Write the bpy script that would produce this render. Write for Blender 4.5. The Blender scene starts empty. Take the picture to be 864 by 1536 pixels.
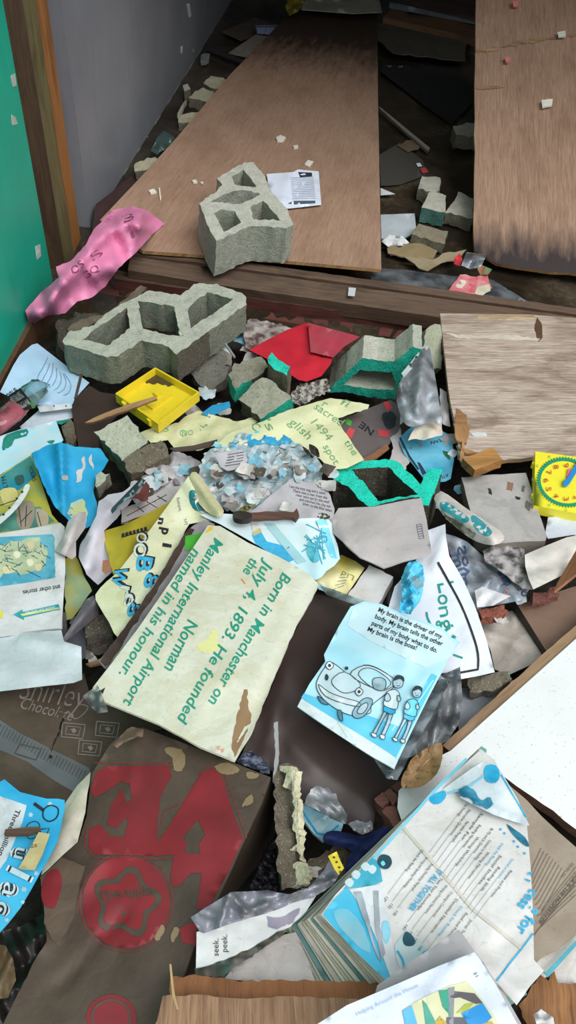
import bpy, bmesh, math, random
import numpy as np
from mathutils import Vector, Matrix, noise, geometry

SC = bpy.context.scene
COL = SC.collection
random.seed(7)
V = Vector

# ------------------------------------------------------------------ camera
PITCH, ROLL, FPX, CAMZ = math.radians(48), math.radians(6), 1150.0, 1.5
IW, IH = 864, 1536
_F = V((0, math.cos(PITCH), -math.sin(PITCH)))
_R0 = V((1, 0, 0)); _U0 = V((0, math.sin(PITCH), math.cos(PITCH)))
_R = _R0 * math.cos(ROLL) + _U0 * math.sin(ROLL)
_U = _U0 * math.cos(ROLL) - _R0 * math.sin(ROLL)
EYE = V((0, 0, CAMZ))
cam = bpy.data.cameras.new('camera'); camo = bpy.data.objects.new('camera', cam); COL.objects.link(camo)
m3 = Matrix((_R, _U, -_F)).transposed()
camo.matrix_world = Matrix.Translation(EYE) @ m3.to_4x4()
cam.sensor_fit = 'VERTICAL'; cam.sensor_height = 36.0; cam.lens = FPX / IH * 36.0
cam.clip_start = 0.02; cam.clip_end = 100
SC.camera = camo

# ------------------------------------------------------------------ world and light
w = bpy.data.worlds.new('overcast_sky'); SC.world = w; w.use_nodes = True
nt = w.node_tree; nt.nodes.clear()
tc = nt.nodes.new('ShaderNodeTexCoord'); sx = nt.nodes.new('ShaderNodeSeparateXYZ')
rp = nt.nodes.new('ShaderNodeValToRGB'); bg = nt.nodes.new('ShaderNodeBackground'); wo = nt.nodes.new('ShaderNodeOutputWorld')
rp.color_ramp.elements[0].position = 0.0; rp.color_ramp.elements[0].color = (0.30, 0.32, 0.34, 1)
rp.color_ramp.elements[1].position = 1.0; rp.color_ramp.elements[1].color = (0.90, 0.95, 1.0, 1)
nt.links.new(tc.outputs['Generated'], sx.inputs[0]); nt.links.new(sx.outputs['Z'], rp.inputs[0])
nt.links.new(rp.outputs[0], bg.inputs[0]); bg.inputs[1].default_value = 0.85
nt.links.new(bg.outputs[0], wo.inputs[0])
sun = bpy.data.lights.new('veiled_sun', 'SUN'); sun.energy = 1.7; sun.angle = math.radians(45); sun.color = (1.0, 0.99, 0.98)
suno = bpy.data.objects.new('veiled_sun', sun); COL.objects.link(suno)
suno.rotation_euler = V((-0.50, 0.40, -1.0)).to_track_quat('-Z', 'Y').to_euler()
SC.view_settings.view_transform = 'Standard'; SC.view_settings.look = 'None'
SC.view_settings.gamma = 1.0; SC.view_settings.use_curve_mapping = False
SC.view_settings.exposure = 0.62

# ------------------------------------------------------------------ pixel to place
def ray(x, y):
    return _F * FPX + _R * (x - 432) - _U * (y - 768)
def at(x, y, z):
    d = ray(x, y); return EYE + d * ((z - CAMZ) / d.z)
_HK = [(-400, 0), (400, .03), (470, .06), (560, .10), (700, .16), (1000, .26), (1300, .34), (1536, .38), (2400, .44)]
def H0(y):
    for (a, za), (b, zb) in zip(_HK, _HK[1:]):
        if y <= b: return za + (zb - za) * (y - a) / (b - a)
    return _HK[-1][1]
def px(P):
    d = P - EYE; f = d.dot(_F)
    return (432 + FPX * d.dot(_R) / f, 768 - FPX * d.dot(_U) / f)

class Plane:
    """a flat face: three (px, py, height above the heap) or a point and a normal"""
    def __init__(s, pts, n=None, absz=False):
        W = [at(x, y, z if absz else H0(y) + z) for x, y, z in pts]
        s.o = W[0]
        s.n = V(n).normalized() if n is not None else (W[1] - W[0]).cross(W[2] - W[0]).normalized()
        if s.n.dot(EYE - s.o) < 0: s.n = -s.n
    def P(s, x, y):
        d = ray(x, y); return EYE + d * ((s.o - EYE).dot(s.n) / d.dot(s.n))

class Drape:
    """a bent sheet: height above the heap varies smoothly, with folds and crumples"""
    def __init__(s, off, ctrl=(), creases=(), crump=(0, 60), seed=0, absz=None):
        s.off, s.cr, s.absz = off, creases, absz
        s.ctrl = [(x, y, d) for x, y, d in ctrl]
        s.lin = (0, 0, 0)
        if len(s.ctrl) >= 3:
            A = np.array([[x, y, 1] for x, y, _ in s.ctrl]); b = np.array([d for *_, d in s.ctrl])
            s.lin = tuple(np.linalg.lstsq(A, b, rcond=None)[0])
        elif s.ctrl: s.lin = (0, 0, sum(d for *_, d in s.ctrl) / len(s.ctrl))
        s.res = [(x, y, d - (s.lin[0]*x + s.lin[1]*y + s.lin[2])) for x, y, d in s.ctrl]
        r = random.Random(seed * 13 + 5)
        s.waves = []
        for k in range(4):
            a = r.uniform(0, math.pi); wl = crump[1] * r.uniform(.6, 1.7)
            s.waves.append((math.cos(a)/wl, math.sin(a)/wl, r.random(), crump[0] * r.uniform(.3, .8)))
        s.amp = crump[0]; s.sd = r.uniform(0, 99); s.sc = crump[1]
    def z(s, x, y):
        d = s.lin[0]*x + s.lin[1]*y + s.lin[2]
        if s.res:
            sw = sv = 0
            for a, b, v in s.res:
                q = 1.0 / ((x-a)**2 + (y-b)**2 + 90.0)**1.3; sw += q; sv += q*v
            d += sv / sw
        for x0, y0, x1, y1, h, wd in s.cr:
            ex, ey = x1-x0, y1-y0; L = ex*ex+ey*ey
            t = min(1, max(0, ((x-x0)*ex+(y-y0)*ey)/L)); dd = math.hypot(x-x0-t*ex, y-y0-t*ey)
            if dd < wd: d += h * (1 - dd/wd)
        if s.amp:
            for fx, fy, p, a in s.waves:
                q = (x*fx + y*fy + p) % 1.0; d += a * (abs(2*q-1) - .5)
            d += s.amp * .35 * noise.noise((x/s.sc*1.3 + s.sd, y/s.sc*1.3, s.sd))
        base = s.absz if s.absz is not None else H0(y)
        return base + s.off + d
    def P(s, x, y): return at(x, y, s.z(x, y))

# ------------------------------------------------------------------ 2-D helpers
def inside(pts, poly):
    pts = np.asarray(pts, float); n = len(poly); r = np.zeros(len(pts), bool)
    X, Y = pts[:, 0], pts[:, 1]
    for i in range(n):
        x0, y0 = poly[i]; x1, y1 = poly[(i+1) % n]
        if y0 == y1: continue
        c = ((y0 > Y) != (y1 > Y)) & (X < (x1-x0)*(Y-y0)/(y1-y0) + x0); r ^= c
    return r
def edge_dist(pts, poly):
    pts = np.asarray(pts, float); best = np.full(len(pts), 1e9)
    for i in range(len(poly)):
        a = np.array(poly[i]); b = np.array(poly[(i+1) % len(poly)]); e = b-a; L = max(e.dot(e), 1e-9)
        t = np.clip(((pts-a) @ e)/L, 0, 1); d = np.hypot(*(pts - a - t[:, None]*e).T); best = np.minimum(best, d)
    return best
def dense(poly, res, torn=0, seed=0, edges=None):
    r = random.Random(seed); out = []; src = []
    for i in range(len(poly)):
        (x0, y0), (x1, y1) = poly[i], poly[(i+1) % len(poly)]
        L = math.hypot(x1-x0, y1-y0); n = max(1, round(L/res))
        tn = torn if (edges is None or i in edges) else 0
        for k in range(n):
            t = k/n; j = r.uniform(-tn, tn) if k else 0
            out.append((x0+(x1-x0)*t - (y1-y0)/L*j, y0+(y1-y0)*t + (x1-x0)/L*j)); src.append(i)
    return out, src
def smooth_poly(pts, n=4, closed=True):
    out = []; N = len(pts)
    for i in range(N if closed else N-1):
        g = (lambda k: pts[k % N]) if closed else (lambda k: pts[min(max(k, 0), N-1)])
        p0, p1, p2, p3 = g(i-1), g(i), g(i+1), g(i+2)
        for k in range(n):
            t = k/n
            out.append(tuple(.5*(2*p1[q]+(p2[q]-p0[q])*t+(2*p0[q]-5*p1[q]+4*p2[q]-p3[q])*t*t+(3*p1[q]-p0[q]-3*p2[q]+p3[q])*t**3) for q in (0, 1)))
    if not closed: out.append(tuple(pts[-1]))
    return out
def tri(rings, res, interior=True, margin=.45):
    """triangulate rings (first outer, others holes, even-odd)"""
    vs = []; ed = []
    for rg in rings:
        b = len(vs); vs += [V(p) for p in rg]; ed += [(b+i, b+(i+1) % len(rg)) for i in range(len(rg))]
    nb = len(vs)
    if interior:
        A = np.array([p for rg in rings for p in rg]); x0, y0 = A.min(0); x1, y1 = A.max(0)
        g = []; yy = y0; k = 0
        while yy <= y1:
            xx = x0 + (res/2 if k % 2 else 0)
            while xx <= x1: g.append((xx, yy)); xx += res
            yy += res*.87; k += 1
        if g:
            m = np.zeros(len(g), bool); dmin = np.full(len(g), 1e9)
            for rg in rings: m ^= inside(g, rg); dmin = np.minimum(dmin, edge_dist(g, rg))
            m &= dmin > res*margin
            vs += [V(g[i]) for i in np.nonzero(m)[0]]
    ov, oe, of, ovi, *_ = geometry.delaunay_2d_cdt(vs, ed, [], 0, 1e-4)
    pts = [(v.x, v.y) for v in ov]
    cen = [((pts[f[0]][0]+pts[f[1]][0]+pts[f[2]][0])/3, (pts[f[0]][1]+pts[f[1]][1]+pts[f[2]][1])/3) for f in of]
    m = np.zeros(len(cen), bool)
    if cen:
        for rg in rings: m ^= inside(cen, rg)
    faces = []
    for i, f in enumerate(of):
        if m[i]:
            a, b, c = (pts[k] for k in f[:3])
            if (b[0]-a[0])*(c[1]-a[1])-(b[1]-a[1])*(c[0]-a[0]) > 0: f = list(f)[::-1]   # y down: face the lens
            faces.append(list(f)[:3])
    remap = {}
    for new, olds in enumerate(ovi):
        for o in olds: remap.setdefault(o, new)
    rid = []; b = 0
    for rg in rings: rid.append([remap.get(b+i, None) for i in range(len(rg))]); b += len(rg)
    return pts, faces, rid

# ------------------------------------------------------------------ materials
def c(h, a=1.0):
    h = h.lstrip('#'); r = [int(h[i:i+2], 16)/255 for i in (0, 2, 4)]
    return tuple([x/12.92 if x <= .04045 else ((x+.055)/1.055)**2.4 for x in r] + [a])
_M = {}
class NT:
    def __init__(s, name):
        s.m = bpy.data.materials.new(name); s.m.use_nodes = True; s.t = s.m.node_tree; s.t.nodes.clear()
        s.out = s.n('ShaderNodeOutputMaterial'); s.b = s.n('ShaderNodeBsdfPrincipled'); s.l(s.b.outputs[0], s.out.inputs[0])
    def n(s, t, **k):
        q = s.t.nodes.new(t)
        for a, b in k.items(): setattr(q, a, b)
        return q
    def l(s, a, b): s.t.links.new(a, b)
    def coord(s, kind='Object', scale=(1, 1, 1), rnd=True):
        tcn = s.n('ShaderNodeTexCoord'); mp = s.n('ShaderNodeMapping'); mp.inputs['Scale'].default_value = scale
        s.l(tcn.outputs[kind], mp.inputs[0])
        if rnd:
            oi = s.n('ShaderNodeObjectInfo'); mu = s.n('ShaderNodeMath', operation='MULTIPLY'); mu.inputs[1].default_value = 37.0
            s.l(oi.outputs['Random'], mu.inputs[0]); s.l(mu.outputs[0], mp.inputs['Location'])
        return mp.outputs[0]
    def noise(s, co, scale, detail=4, rough=.55, dist=0):
        q = s.n('ShaderNodeTexNoise'); q.inputs['Scale'].default_value = scale; q.inputs['Detail'].default_value = detail
        q.inputs['Roughness'].default_value = rough; q.inputs['Distortion'].default_value = dist; s.l(co, q.inputs['Vector']); return q.outputs['Fac']
    def ramp(s, f, stops):
        q = s.n('ShaderNodeValToRGB'); e = q.color_ramp.elements
        while len(e) < len(stops): e.new(.5)
        for el, (p, col) in zip(e, stops): el.position = p; el.color = col if len(col) == 4 else (*col, 1)
        s.l(f, q.inputs[0]); return q.outputs[0]
    def mix(s, f, a, b, mode='MIX'):
        q = s.n('ShaderNodeMixRGB', blend_type=mode)
        for sock, v in ((q.inputs[0], f), (q.inputs[1], a), (q.inputs[2], b)):
            if hasattr(v, 'node'): s.l(v, sock)
            else: sock.default_value = v
        return q.outputs[0]
    def math(s, op, a, b=0.0):
        q = s.n('ShaderNodeMath', operation=op)
        for sock, v in ((q.inputs[0], a), (q.inputs[1], b)):
            if hasattr(v, 'node'): s.l(v, sock)
            else: sock.default_value = v
        return q.outputs[0]
    def bump(s, h, strength=.3, dist=.002):
        q = s.n('ShaderNodeBump'); q.inputs['Strength'].default_value = strength; q.inputs['Distance'].default_value = dist
        s.l(h, q.inputs['Height']); s.l(q.outputs[0], s.b.inputs['Normal'])
    def set(s, col=None, rough=None, spec=None):
        if col is not None:
            if hasattr(col, 'node'): s.l(col, s.b.inputs['Base Color'])
            else: s.b.inputs['Base Color'].default_value = col
        if rough is not None:
            if hasattr(rough, 'node'): s.l(rough, s.b.inputs['Roughness'])
            else: s.b.inputs['Roughness'].default_value = rough
        if spec is not None: s.b.inputs['Specular IOR Level'].default_value = spec
        return s.m
BLK = (0, 0, 0, 1); WHT = (1, 1, 1, 1)
def paper(col, dirt='#6b5f50', amt=.35, rough=.55, col2=None, name='paper'):
    key = ('p', col, dirt, amt, rough, col2)
    if key in _M: return _M[key]
    q = NT(name); co = q.coord()
    base = c(col)
    if col2: base = q.mix(q.ramp(q.noise(co, 9, 3), [(.40, BLK), (.60, WHT)]), c(col), c(col2))
    f1 = q.ramp(q.noise(co, 14, 6, .65), [(.45, BLK), (.80, WHT)])
    f2 = q.ramp(q.noise(co, 160, 3), [(.62, BLK), (.72, WHT)])
    col_ = q.mix(q.math('MULTIPLY', f1, amt), base, c(dirt))
    col_ = q.mix(q.math('MULTIPLY', f2, amt*.5), col_, c('#4a4238'))
    vo = q.n('ShaderNodeTexVoronoi', feature='DISTANCE_TO_EDGE'); vo.inputs['Scale'].default_value = 11; vo.inputs['Randomness'].default_value = 1
    wv = q.n('ShaderNodeVectorMath', operation='ADD'); q.l(co, wv.inputs[0]); nz = q.n('ShaderNodeTexNoise'); nz.inputs['Scale'].default_value = 8; q.l(co, nz.inputs['Vector'])
    sc_ = q.n('ShaderNodeVectorMath', operation='SCALE'); sc_.inputs['Scale'].default_value = .16; q.l(nz.outputs['Color'], sc_.inputs[0]); q.l(sc_.outputs[0], wv.inputs[1]); q.l(wv.outputs[0], vo.inputs['Vector'])
    cr = q.ramp(vo.outputs['Distance'], [(.0, WHT), (.008, BLK)])
    f3 = q.ramp(q.noise(co, 5, 5, .6, .5), [(.50, BLK), (.535, WHT), (.60, (.35, .35, .35, 1))])
    col_ = q.mix(q.math('MULTIPLY', cr, amt*.45), col_, c(dirt)); col_ = q.mix(q.math('MULTIPLY', f3, amt*.45), col_, c(dirt))
    h = q.math('ADD', q.math('MULTIPLY', q.noise(co, 28, 4, .6), 1.0), q.math('MULTIPLY', q.ramp(vo.outputs['Distance'], [(.0, BLK), (.05, WHT)]), .08))
    q.bump(h, .45, .004)
    _M[key] = q.set(col_, rough, .35); return _M[key]
def ink(col, rough=.5, name='ink'):
    key = ('i', col, rough)
    if key not in _M:
        q = NT(name); co = q.coord(); f = q.ramp(q.noise(co, 90, 3), [(.35, BLK), (.75, WHT)])
        a = c(col); b = tuple(min(1, x*1.25+.02) for x in a[:3]) + (1,)
        _M[key] = q.set(q.mix(f, a, b), rough, .3)
    return _M[key]
def wash(col, col2, scale=12, name='printed_wash', lo=.35, hi=.65):
    key = ('w', col, col2, scale, lo)
    if key not in _M:
        q = NT(name); co = q.coord(); f = q.ramp(q.noise(co, scale, 5, .6), [(lo, BLK), (hi, WHT)])
        _M[key] = q.set(q.mix(f, c(col), c(col2)), .5, .35)
    return _M[key]
def concrete(col, dark=None, wet=0, name='concrete'):
    key = ('c', col, dark, wet)
    if key not in _M:
        q = NT(name); co = q.coord()
        a = c(col); d = c(dark) if dark else tuple(x*.45 for x in a[:3])+(1,)
        f = q.ramp(q.noise(co, 25, 6, .7), [(.30, WHT), (.62, BLK)])
        pit = q.ramp(q.noise(co, 150, 4, .6), [(.30, WHT), (.42, BLK)])
        lite = q.ramp(q.noise(co, 260, 2), [(.60, BLK), (.75, WHT)])
        k = q.mix(q.math('MULTIPLY', f, .5), a, d); k = q.mix(q.math('MULTIPLY', pit, .75), k, tuple(x*.45 for x in d[:3])+(1,))
        k = q.mix(q.math('MULTIPLY', lite, .35), k, c('#dedcd2'))
        h = q.math('ADD', q.noise(co, 70, 5, .7), q.math('MULTIPLY', q.noise(co, 240, 3), .5))
        q.bump(h, .9, .006); _M[key] = q.set(k, .9 - wet, .3)
    return _M[key]
def wood(a, b, dark='#2a2019', scale=1.0, wet=0.0, stain=None, name='wood', grain=26):
    """grain runs along UV u (metres)"""
    key = ('wd', a, b, dark, scale, wet, stain, grain)
    if key not in _M:
        q = NT(name); co = q.coord('UV', (1.2*scale, grain*scale, 1)); co2 = q.coord('UV', (2.5*scale, 8*scale, 1))
        f = q.noise(co, 5, 8, .65, .6); big = q.noise(co2, 1.6, 4, .55, .8)
        k = q.mix(q.ramp(f, [(.30, BLK), (.70, WHT)]), c(a), c(b))
        k = q.mix(q.math('MULTIPLY', q.ramp(big, [(.48, BLK), (.70, WHT)]), .55), k, c(dark))
        k = q.mix(q.math('MULTIPLY', q.ramp(q.noise(q.coord('UV', (6*scale, 170*scale, 1)), 4, 3), [(.58, BLK), (.68, WHT)]), .55), k, c(dark))
        q.bump(f, .35, .002); _M[key] = q.set(k, .62 - wet, .35)
    return _M[key]
def plastic(col, rough=.35, dirt=.25, name='plastic'):
    key = ('pl', col, rough, dirt)
    if key not in _M:
        q = NT(name); co = q.coord(); f = q.ramp(q.noise(co, 18, 6, .7), [(.50, BLK), (.78, WHT)])
        _M[key] = q.set(q.mix(q.math('MULTIPLY', f, dirt), c(col), c('#4a4030')), rough, .5)
    return _M[key]
def film(tint='#e8eef2', haze=.18, name='clear_film'):
    key = ('f', tint, haze)
    if key not in _M:
        q = NT(name); tr = q.n('ShaderNodeBsdfTransparent'); tr.inputs[0].default_value = c(tint)
        gl = q.n('ShaderNodeBsdfGlossy'); gl.inputs['Roughness'].default_value = .09
        df = q.n('ShaderNodeBsdfDiffuse'); tt = c(tint); df.inputs[0].default_value = tuple(min(1, .35*x + .65*y) for x, y in zip(tt[:3], c('#e2e8ec')[:3])) + (1,) if min(tt[:3]) > .3 else tt
        fr = q.n('ShaderNodeFresnel'); fr.inputs[0].default_value = 1.45
        co = q.coord(); nz = q.ramp(q.noise(co, 14, 3, .5), [(.35, (haze*.22,)*3+(1,)), (.72, (haze*.95,)*3+(1,))])
        m1 = q.n('ShaderNodeMixShader'); m2 = q.n('ShaderNodeMixShader')
        q.l(nz, m1.inputs[0]); q.l(tr.outputs[0], m1.inputs[1]); q.l(df.outputs[0], m1.inputs[2])
        fa = q.math('MULTIPLY', fr.outputs[0], 1.3); q.l(fa, m2.inputs[0]); q.l(m1.outputs[0], m2.inputs[1]); q.l(gl.outputs[0], m2.inputs[2])
        bp = q.n('ShaderNodeBump'); bp.inputs['Strength'].default_value = .5; bp.inputs['Distance'].default_value = .004
        q.l(q.noise(co, 25, 2), bp.inputs['Height']); q.l(bp.outputs[0], gl.inputs['Normal'])
        q.l(m2.outputs[0], q.out.inputs[0]); _M[key] = q.m
    return _M[key]

# ------------------------------------------------------------------ objects
def tag(o, label=None, cat=None, group=None, kind=None):
    if label: o['label'] = label
    if cat: o['category'] = cat
    if group: o['group'] = group
    if kind: o['kind'] = kind
    return o
def build(name, vs, fs, mats, mi=None, parent=None, smooth=True, uv=None, sharp=None):
    """vs are world points; the object's origin is the foot of the shape (or its parent's)"""
    n = len(vs); cx = sum(v.x for v in vs)/n; cy = sum(v.y for v in vs)/n; cz = min(v.z for v in vs)
    o0 = V((cx, cy, cz)) if parent is None else parent['_o']
    me = bpy.data.meshes.new(name); o0 = V(o0)
    me.from_pydata([v - o0 for v in vs], [], fs)
    for m in (mats if isinstance(mats, (list, tuple)) else [mats]): me.materials.append(m)
    if mi is not None: me.polygons.foreach_set('material_index', mi)
    if smooth: me.polygons.foreach_set('use_smooth', [True]*len(me.polygons))
    if uv is not None:
        lay = me.uv_layers.new(name='UVMap'); li = [0]*len(me.loops); me.loops.foreach_get('vertex_index', li)
        lay.data.foreach_set('uv', [q for i in li for q in uv[i]])
    if sharp and smooth: me.set_sharp_from_angle(angle=math.radians(sharp))
    me.update()
    o = bpy.data.objects.new(name, me); COL.objects.link(o)
    if parent is None: o.location = o0; _OB[o.name] = o
    else: o.parent = parent
    o['_o'] = tuple(o0); return o
_OB = {}
def root(name, P, label, cat, group=None):
    o = bpy.data.objects.new(name, None); COL.objects.link(o); o.location = P; o['_o'] = tuple(P); o.empty_display_size = .05
    return tag(o, label, cat, group)
def uvs(W, o, ex, n):
    ey = n.cross(ex); return [((p-o).dot(ex), (p-o).dot(ey)) for p in W]
_seed = [0]
class Sheet:
    def __init__(s, name, label, cat, poly, off, mat, ctrl=(), creases=(), crump=(.003, 60), torn=0, res=9, thick=.0009,
                 group=None, parent=None, holes=(), surf=None, seed=None, smooth=True, tedges=None, absz=None, grain=0, part_label=None, sharp=None):
        _seed[0] += 1; sd = seed if seed is not None else _seed[0]
        s.surf = surf or Drape(off, ctrl, creases, crump, sd, absz)
        ring, _ = dense(poly, res, torn, sd, tedges); rings = [ring] + [dense(h, res, torn, sd+1)[0] for h in holes]
        pts, faces, rid = tri(rings, res)
        W = [s.surf.P(*p) for p in pts]; n = len(W); N = [V() for _ in W]
        for f in faces:
            q = (W[f[1]]-W[f[0]]).cross(W[f[2]]-W[f[0]])
            for i in f: N[i] += q
        N = [q.normalized() if q.length > 0 else V((0, 0, 1)) for q in N]
        B = [p - q*thick for p, q in zip(W, N)]
        vs = W + B; fs = list(faces) + [[i+n for i in f[::-1]] for f in faces]; mi = [0]*len(fs)
        for r in rid:
            r = [i for i in r if i is not None]
            b = len(vs); L = len(r); vs += [W[i] for i in r] + [B[i] for i in r]
            for i in range(L): j = (i+1) % L; fs.append([b+i, b+j, b+L+j, b+L+i]); mi.append(0)
        # uv frame (metres): u along a direction 'grain' degrees in the picture from the first edge
        cxp = sum(p[0] for p in poly)/len(poly); cyp = sum(p[1] for p in poly)/len(poly)
        A = s.surf.P(cxp, cyp); a = math.radians(grain); Bp = s.surf.P(cxp+20*math.cos(a), cyp+20*math.sin(a)); Cp = s.surf.P(cxp+20*math.sin(a), cyp-20*math.cos(a))
        ex = (Bp-A).normalized(); nn = ex.cross(Cp-A).normalized()
        s.o = build(name, vs, fs, mat, mi, parent, smooth, uvs(vs, A, ex, nn), sharp)
        if parent is None: tag(s.o, label, cat, group)
        elif part_label: s.o['label'] = part_label
        s.parent = s.o if parent is None else parent
        s.acc = {}; s.lift = .0007; s.res = res; _SH.append(s)
    def _add(s, part, vs, fs, mat):
        if part in SINGLE: s.cnt = getattr(s, 'cnt', 0)+1; part = (part, s.cnt)
        A = s.acc.setdefault(part, ([], [], [], [])); b = len(A[0]); A[0].extend(vs); A[1].extend([[i+b for i in f] for f in fs])
        if mat not in A[3]: A[3].append(mat)
        A[2].extend([A[3].index(mat)]*len(fs))
    def lp(s, p, k):
        q = s.surf.P(*p); return q + (EYE-q).normalized()*s.lift*k
    def fill(s, part, poly, mat, holes=(), k=1, smooth=0, torn=0, res=None):
        res = res or s.res
        if smooth: poly = smooth_poly(poly, smooth)
        ring = dense(poly, res, torn, len(poly))[0]
        pts, faces, _ = tri([ring]+[list(h) for h in holes], res); s._add(part, [s.lp(p, k) for p in pts], faces, mat)
    def line(s, part, pts, wd, mat, k=2, closed=False, smooth=0):
        if smooth: pts = smooth_poly(pts, smooth, closed)
        if closed: pts = list(pts)+[pts[0]]
        d = []
        for (x0, y0), (x1, y1) in zip(pts, pts[1:]):
            n = max(1, round(math.hypot(x1-x0, y1-y0)/8))
            d += [(x0+(x1-x0)*t/n, y0+(y1-y0)*t/n) for t in range(n)]
        d.append(pts[-1]); vs = []; fs = []; N = len(d)
        for i, (x, y) in enumerate(d):
            a = d[max(0, i-1)]; b = d[min(N-1, i+1)]; ex, ey = b[0]-a[0], b[1]-a[1]; L = math.hypot(ex, ey) or 1
            h = wd/2; ox, oy = -ey/L*h, ex/L*h
            vs += [s.lp((x+ox, y+oy), k), s.lp((x-ox, y-oy), k)]
            if i: fs.append([2*i-2, 2*i, 2*i+1, 2*i-1])
        s._add(part, vs, fs, mat)
    def text(s, part, st, p0, p1, h, mat, k=2, bold=0.0, mirror=False, shear=0):
        tv, tf, w_ = glyphs(st, bold, shear); L = math.hypot(p1[0]-p0[0], p1[1]-p0[1]); ux, uy = (p1[0]-p0[0])/L, (p1[1]-p0[1])/L
        nx, ny = (uy, -ux) if not mirror else (-uy, ux); sx_ = L/max(w_, 1e-6)
        vs = [s.lp((p0[0]+ux*x*sx_+nx*y*h, p0[1]+uy*x*sx_+ny*y*h), k) for x, y in tv]; s._add(part, vs, tf, mat)
    def flush(s):
        for part, (vs, fs, mi, mats) in s.acc.items():
            fs2 = []
            for f in fs:
                a = vs[f[0]]; q = (vs[f[1]]-a).cross(vs[f[2]]-a); fs2.append(f if q.dot(EYE-a) >= 0 else f[::-1])
            one = not isinstance(part, str)
            o = build(part[0] if one else part, vs, fs2, mats, mi, s.o, True)
            if not one and len(fs2) > 2: o['kind'] = 'stuff'
SINGLE = {'lettering', 'handwriting', 'printed_shape', 'punched_hole', 'scuff', 'printed_arrow', 'green_square', 'sticker', 'yellow_stain', 'bare_wood', 'tear', 'grey_patch'}
_SH = []; _G = {}
def glyphs(st, bold, shear):
    key = (st, bold, shear)
    if key not in _G:
        cu = bpy.data.curves.new('txt', 'FONT'); cu.body = st; cu.offset = bold; cu.resolution_u = 3; cu.shear = shear
        o = bpy.data.objects.new('txt', cu); COL.objects.link(o); dg = bpy.context.evaluated_depsgraph_get(); dg.update()
        me = bpy.data.meshes.new_from_object(o.evaluated_get(dg))
        vs = [(v.co.x, v.co.y) for v in me.vertices]; fs = [list(p.vertices) for p in me.polygons]
        bpy.data.meshes.remove(me); bpy.data.objects.remove(o); bpy.data.curves.remove(cu)
        x0 = min(v[0] for v in vs); x1 = max(v[0] for v in vs)
        _G[key] = ([((x-x0), y/.72) for x, y in vs], fs, x1-x0)
    return _G[key]

def prism(name, label, cat, poly, plane, thick, mats, holes=(), rough=0.0, torn=0, res=12, layers=2, parent=None, group=None,
          edge_mat=None, grain=0, sharp=40, nrm=None, tedges=None, kind=None, taper=0, part_label=None, seed=None, rsc=55):
    """a slab whose face is traced on a plane and pushed back along its normal; mats = [face, side, back]"""
    _seed[0] += 1; sd = seed if seed is not None else _seed[0]
    ring, src = dense(poly, res, torn, sd, tedges); rings = [ring]; srcs = [src]
    for h in holes: r_, s_ = dense(h, res, torn, sd+3); rings.append(r_); srcs.append([-1]*len(r_))
    pts, faces, rid = tri(rings, res); n = len(pts); W0 = [plane.P(*p) for p in pts]; nn = V(nrm).normalized() if nrm is not None else plane.n
    cen = sum(W0, V())/n
    vs = list(W0); fs = list(faces); mi = [0]*len(fs); mats = list(mats)
    while len(mats) < 3: mats.append(mats[-1])
    vs += [cen + (p-cen)*(1-taper) - nn*thick for p in W0]; fs += [[i+n for i in f[::-1]] for f in faces]; mi += [2]*len(faces)
    emap = {}
    for q, (r, sc_) in enumerate(zip(rid, srcs)):
        keep = [(i, e) for i, e in zip(r, sc_) if i is not None]; L = len(keep); prev = [i for i, _ in keep]
        for l in range(1, layers+1):
            if l == layers: cur = [i+n for i, _ in keep]
            else:
                t = l/layers; cur = list(range(len(vs), len(vs)+L)); vs += [vs[i]*(1-t)+vs[i+n]*t for i, _ in keep]
            for i in range(L):
                j = (i+1) % L; fs.append([prev[i], prev[j], cur[j], cur[i]])
                e = keep[i][1]; m = 1
                if edge_mat and e in edge_mat:
                    M = edge_mat[e]
                    if M not in mats: mats.append(M)
                    m = mats.index(M)
                mi.append(m)
            prev = cur
    A = plane.P(*poly[0]); cx_, cy_ = sum(p[0] for p in poly)/len(poly), sum(p[1] for p in poly)/len(poly); A = plane.P(cx_, cy_)
    a = math.radians(grain); ex = (plane.P(cx_+15*math.cos(a), cy_+15*math.sin(a))-A).normalized(); uv = uvs(vs, A, ex, plane.n)
    uv = [(u_, v_ + (p-A).dot(plane.n)*.7) for (u_, v_), p in zip(uv, vs)]
    if rough:
        vs = [p + noise.noise_vector(p*rsc + V((sd, 0, 0)))*rough + noise.noise_vector(p*rsc*3.1)*rough*.45 for p in vs]
    fix = []
    for f in fs: fix.append(f)
    o = build(name, vs, fix, mats, mi, parent, True, uv, sharp)
    bm = bmesh.new(); bm.from_mesh(o.data); bmesh.ops.recalc_face_normals(bm, faces=bm.faces); bm.to_mesh(o.data); bm.free()
    if sharp: o.data.set_sharp_from_angle(angle=math.radians(sharp))
    if parent is None: tag(o, label, cat, group, kind)
    elif part_label: o['label'] = part_label
    o['_n'] = tuple(nn)
    return o
def vbox(name, foot, z0, z1, mat, parent=None, grain_v=True):
    """upright box over a footprint of world (x, y) points"""
    n = len(foot); vs = [V((x, y, z0)) for x, y in foot]+[V((x, y, z1)) for x, y in foot]
    fs = [list(range(n))[::-1], list(range(n, 2*n))] + [[i, (i+1) % n, n+(i+1) % n, n+i] for i in range(n)]
    per = 0; uv = []
    for k, (x, y) in enumerate(foot): uv.append((z0, x*.6+y))
    uv += [(z1, v_) for _, v_ in uv]
    o = build(name, vs, fs, mat, None, parent, False, uv)
    bm = bmesh.new(); bm.from_mesh(o.data); bmesh.ops.recalc_face_normals(bm, faces=bm.faces); bm.to_mesh(o.data); bm.free()
    return o
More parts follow.
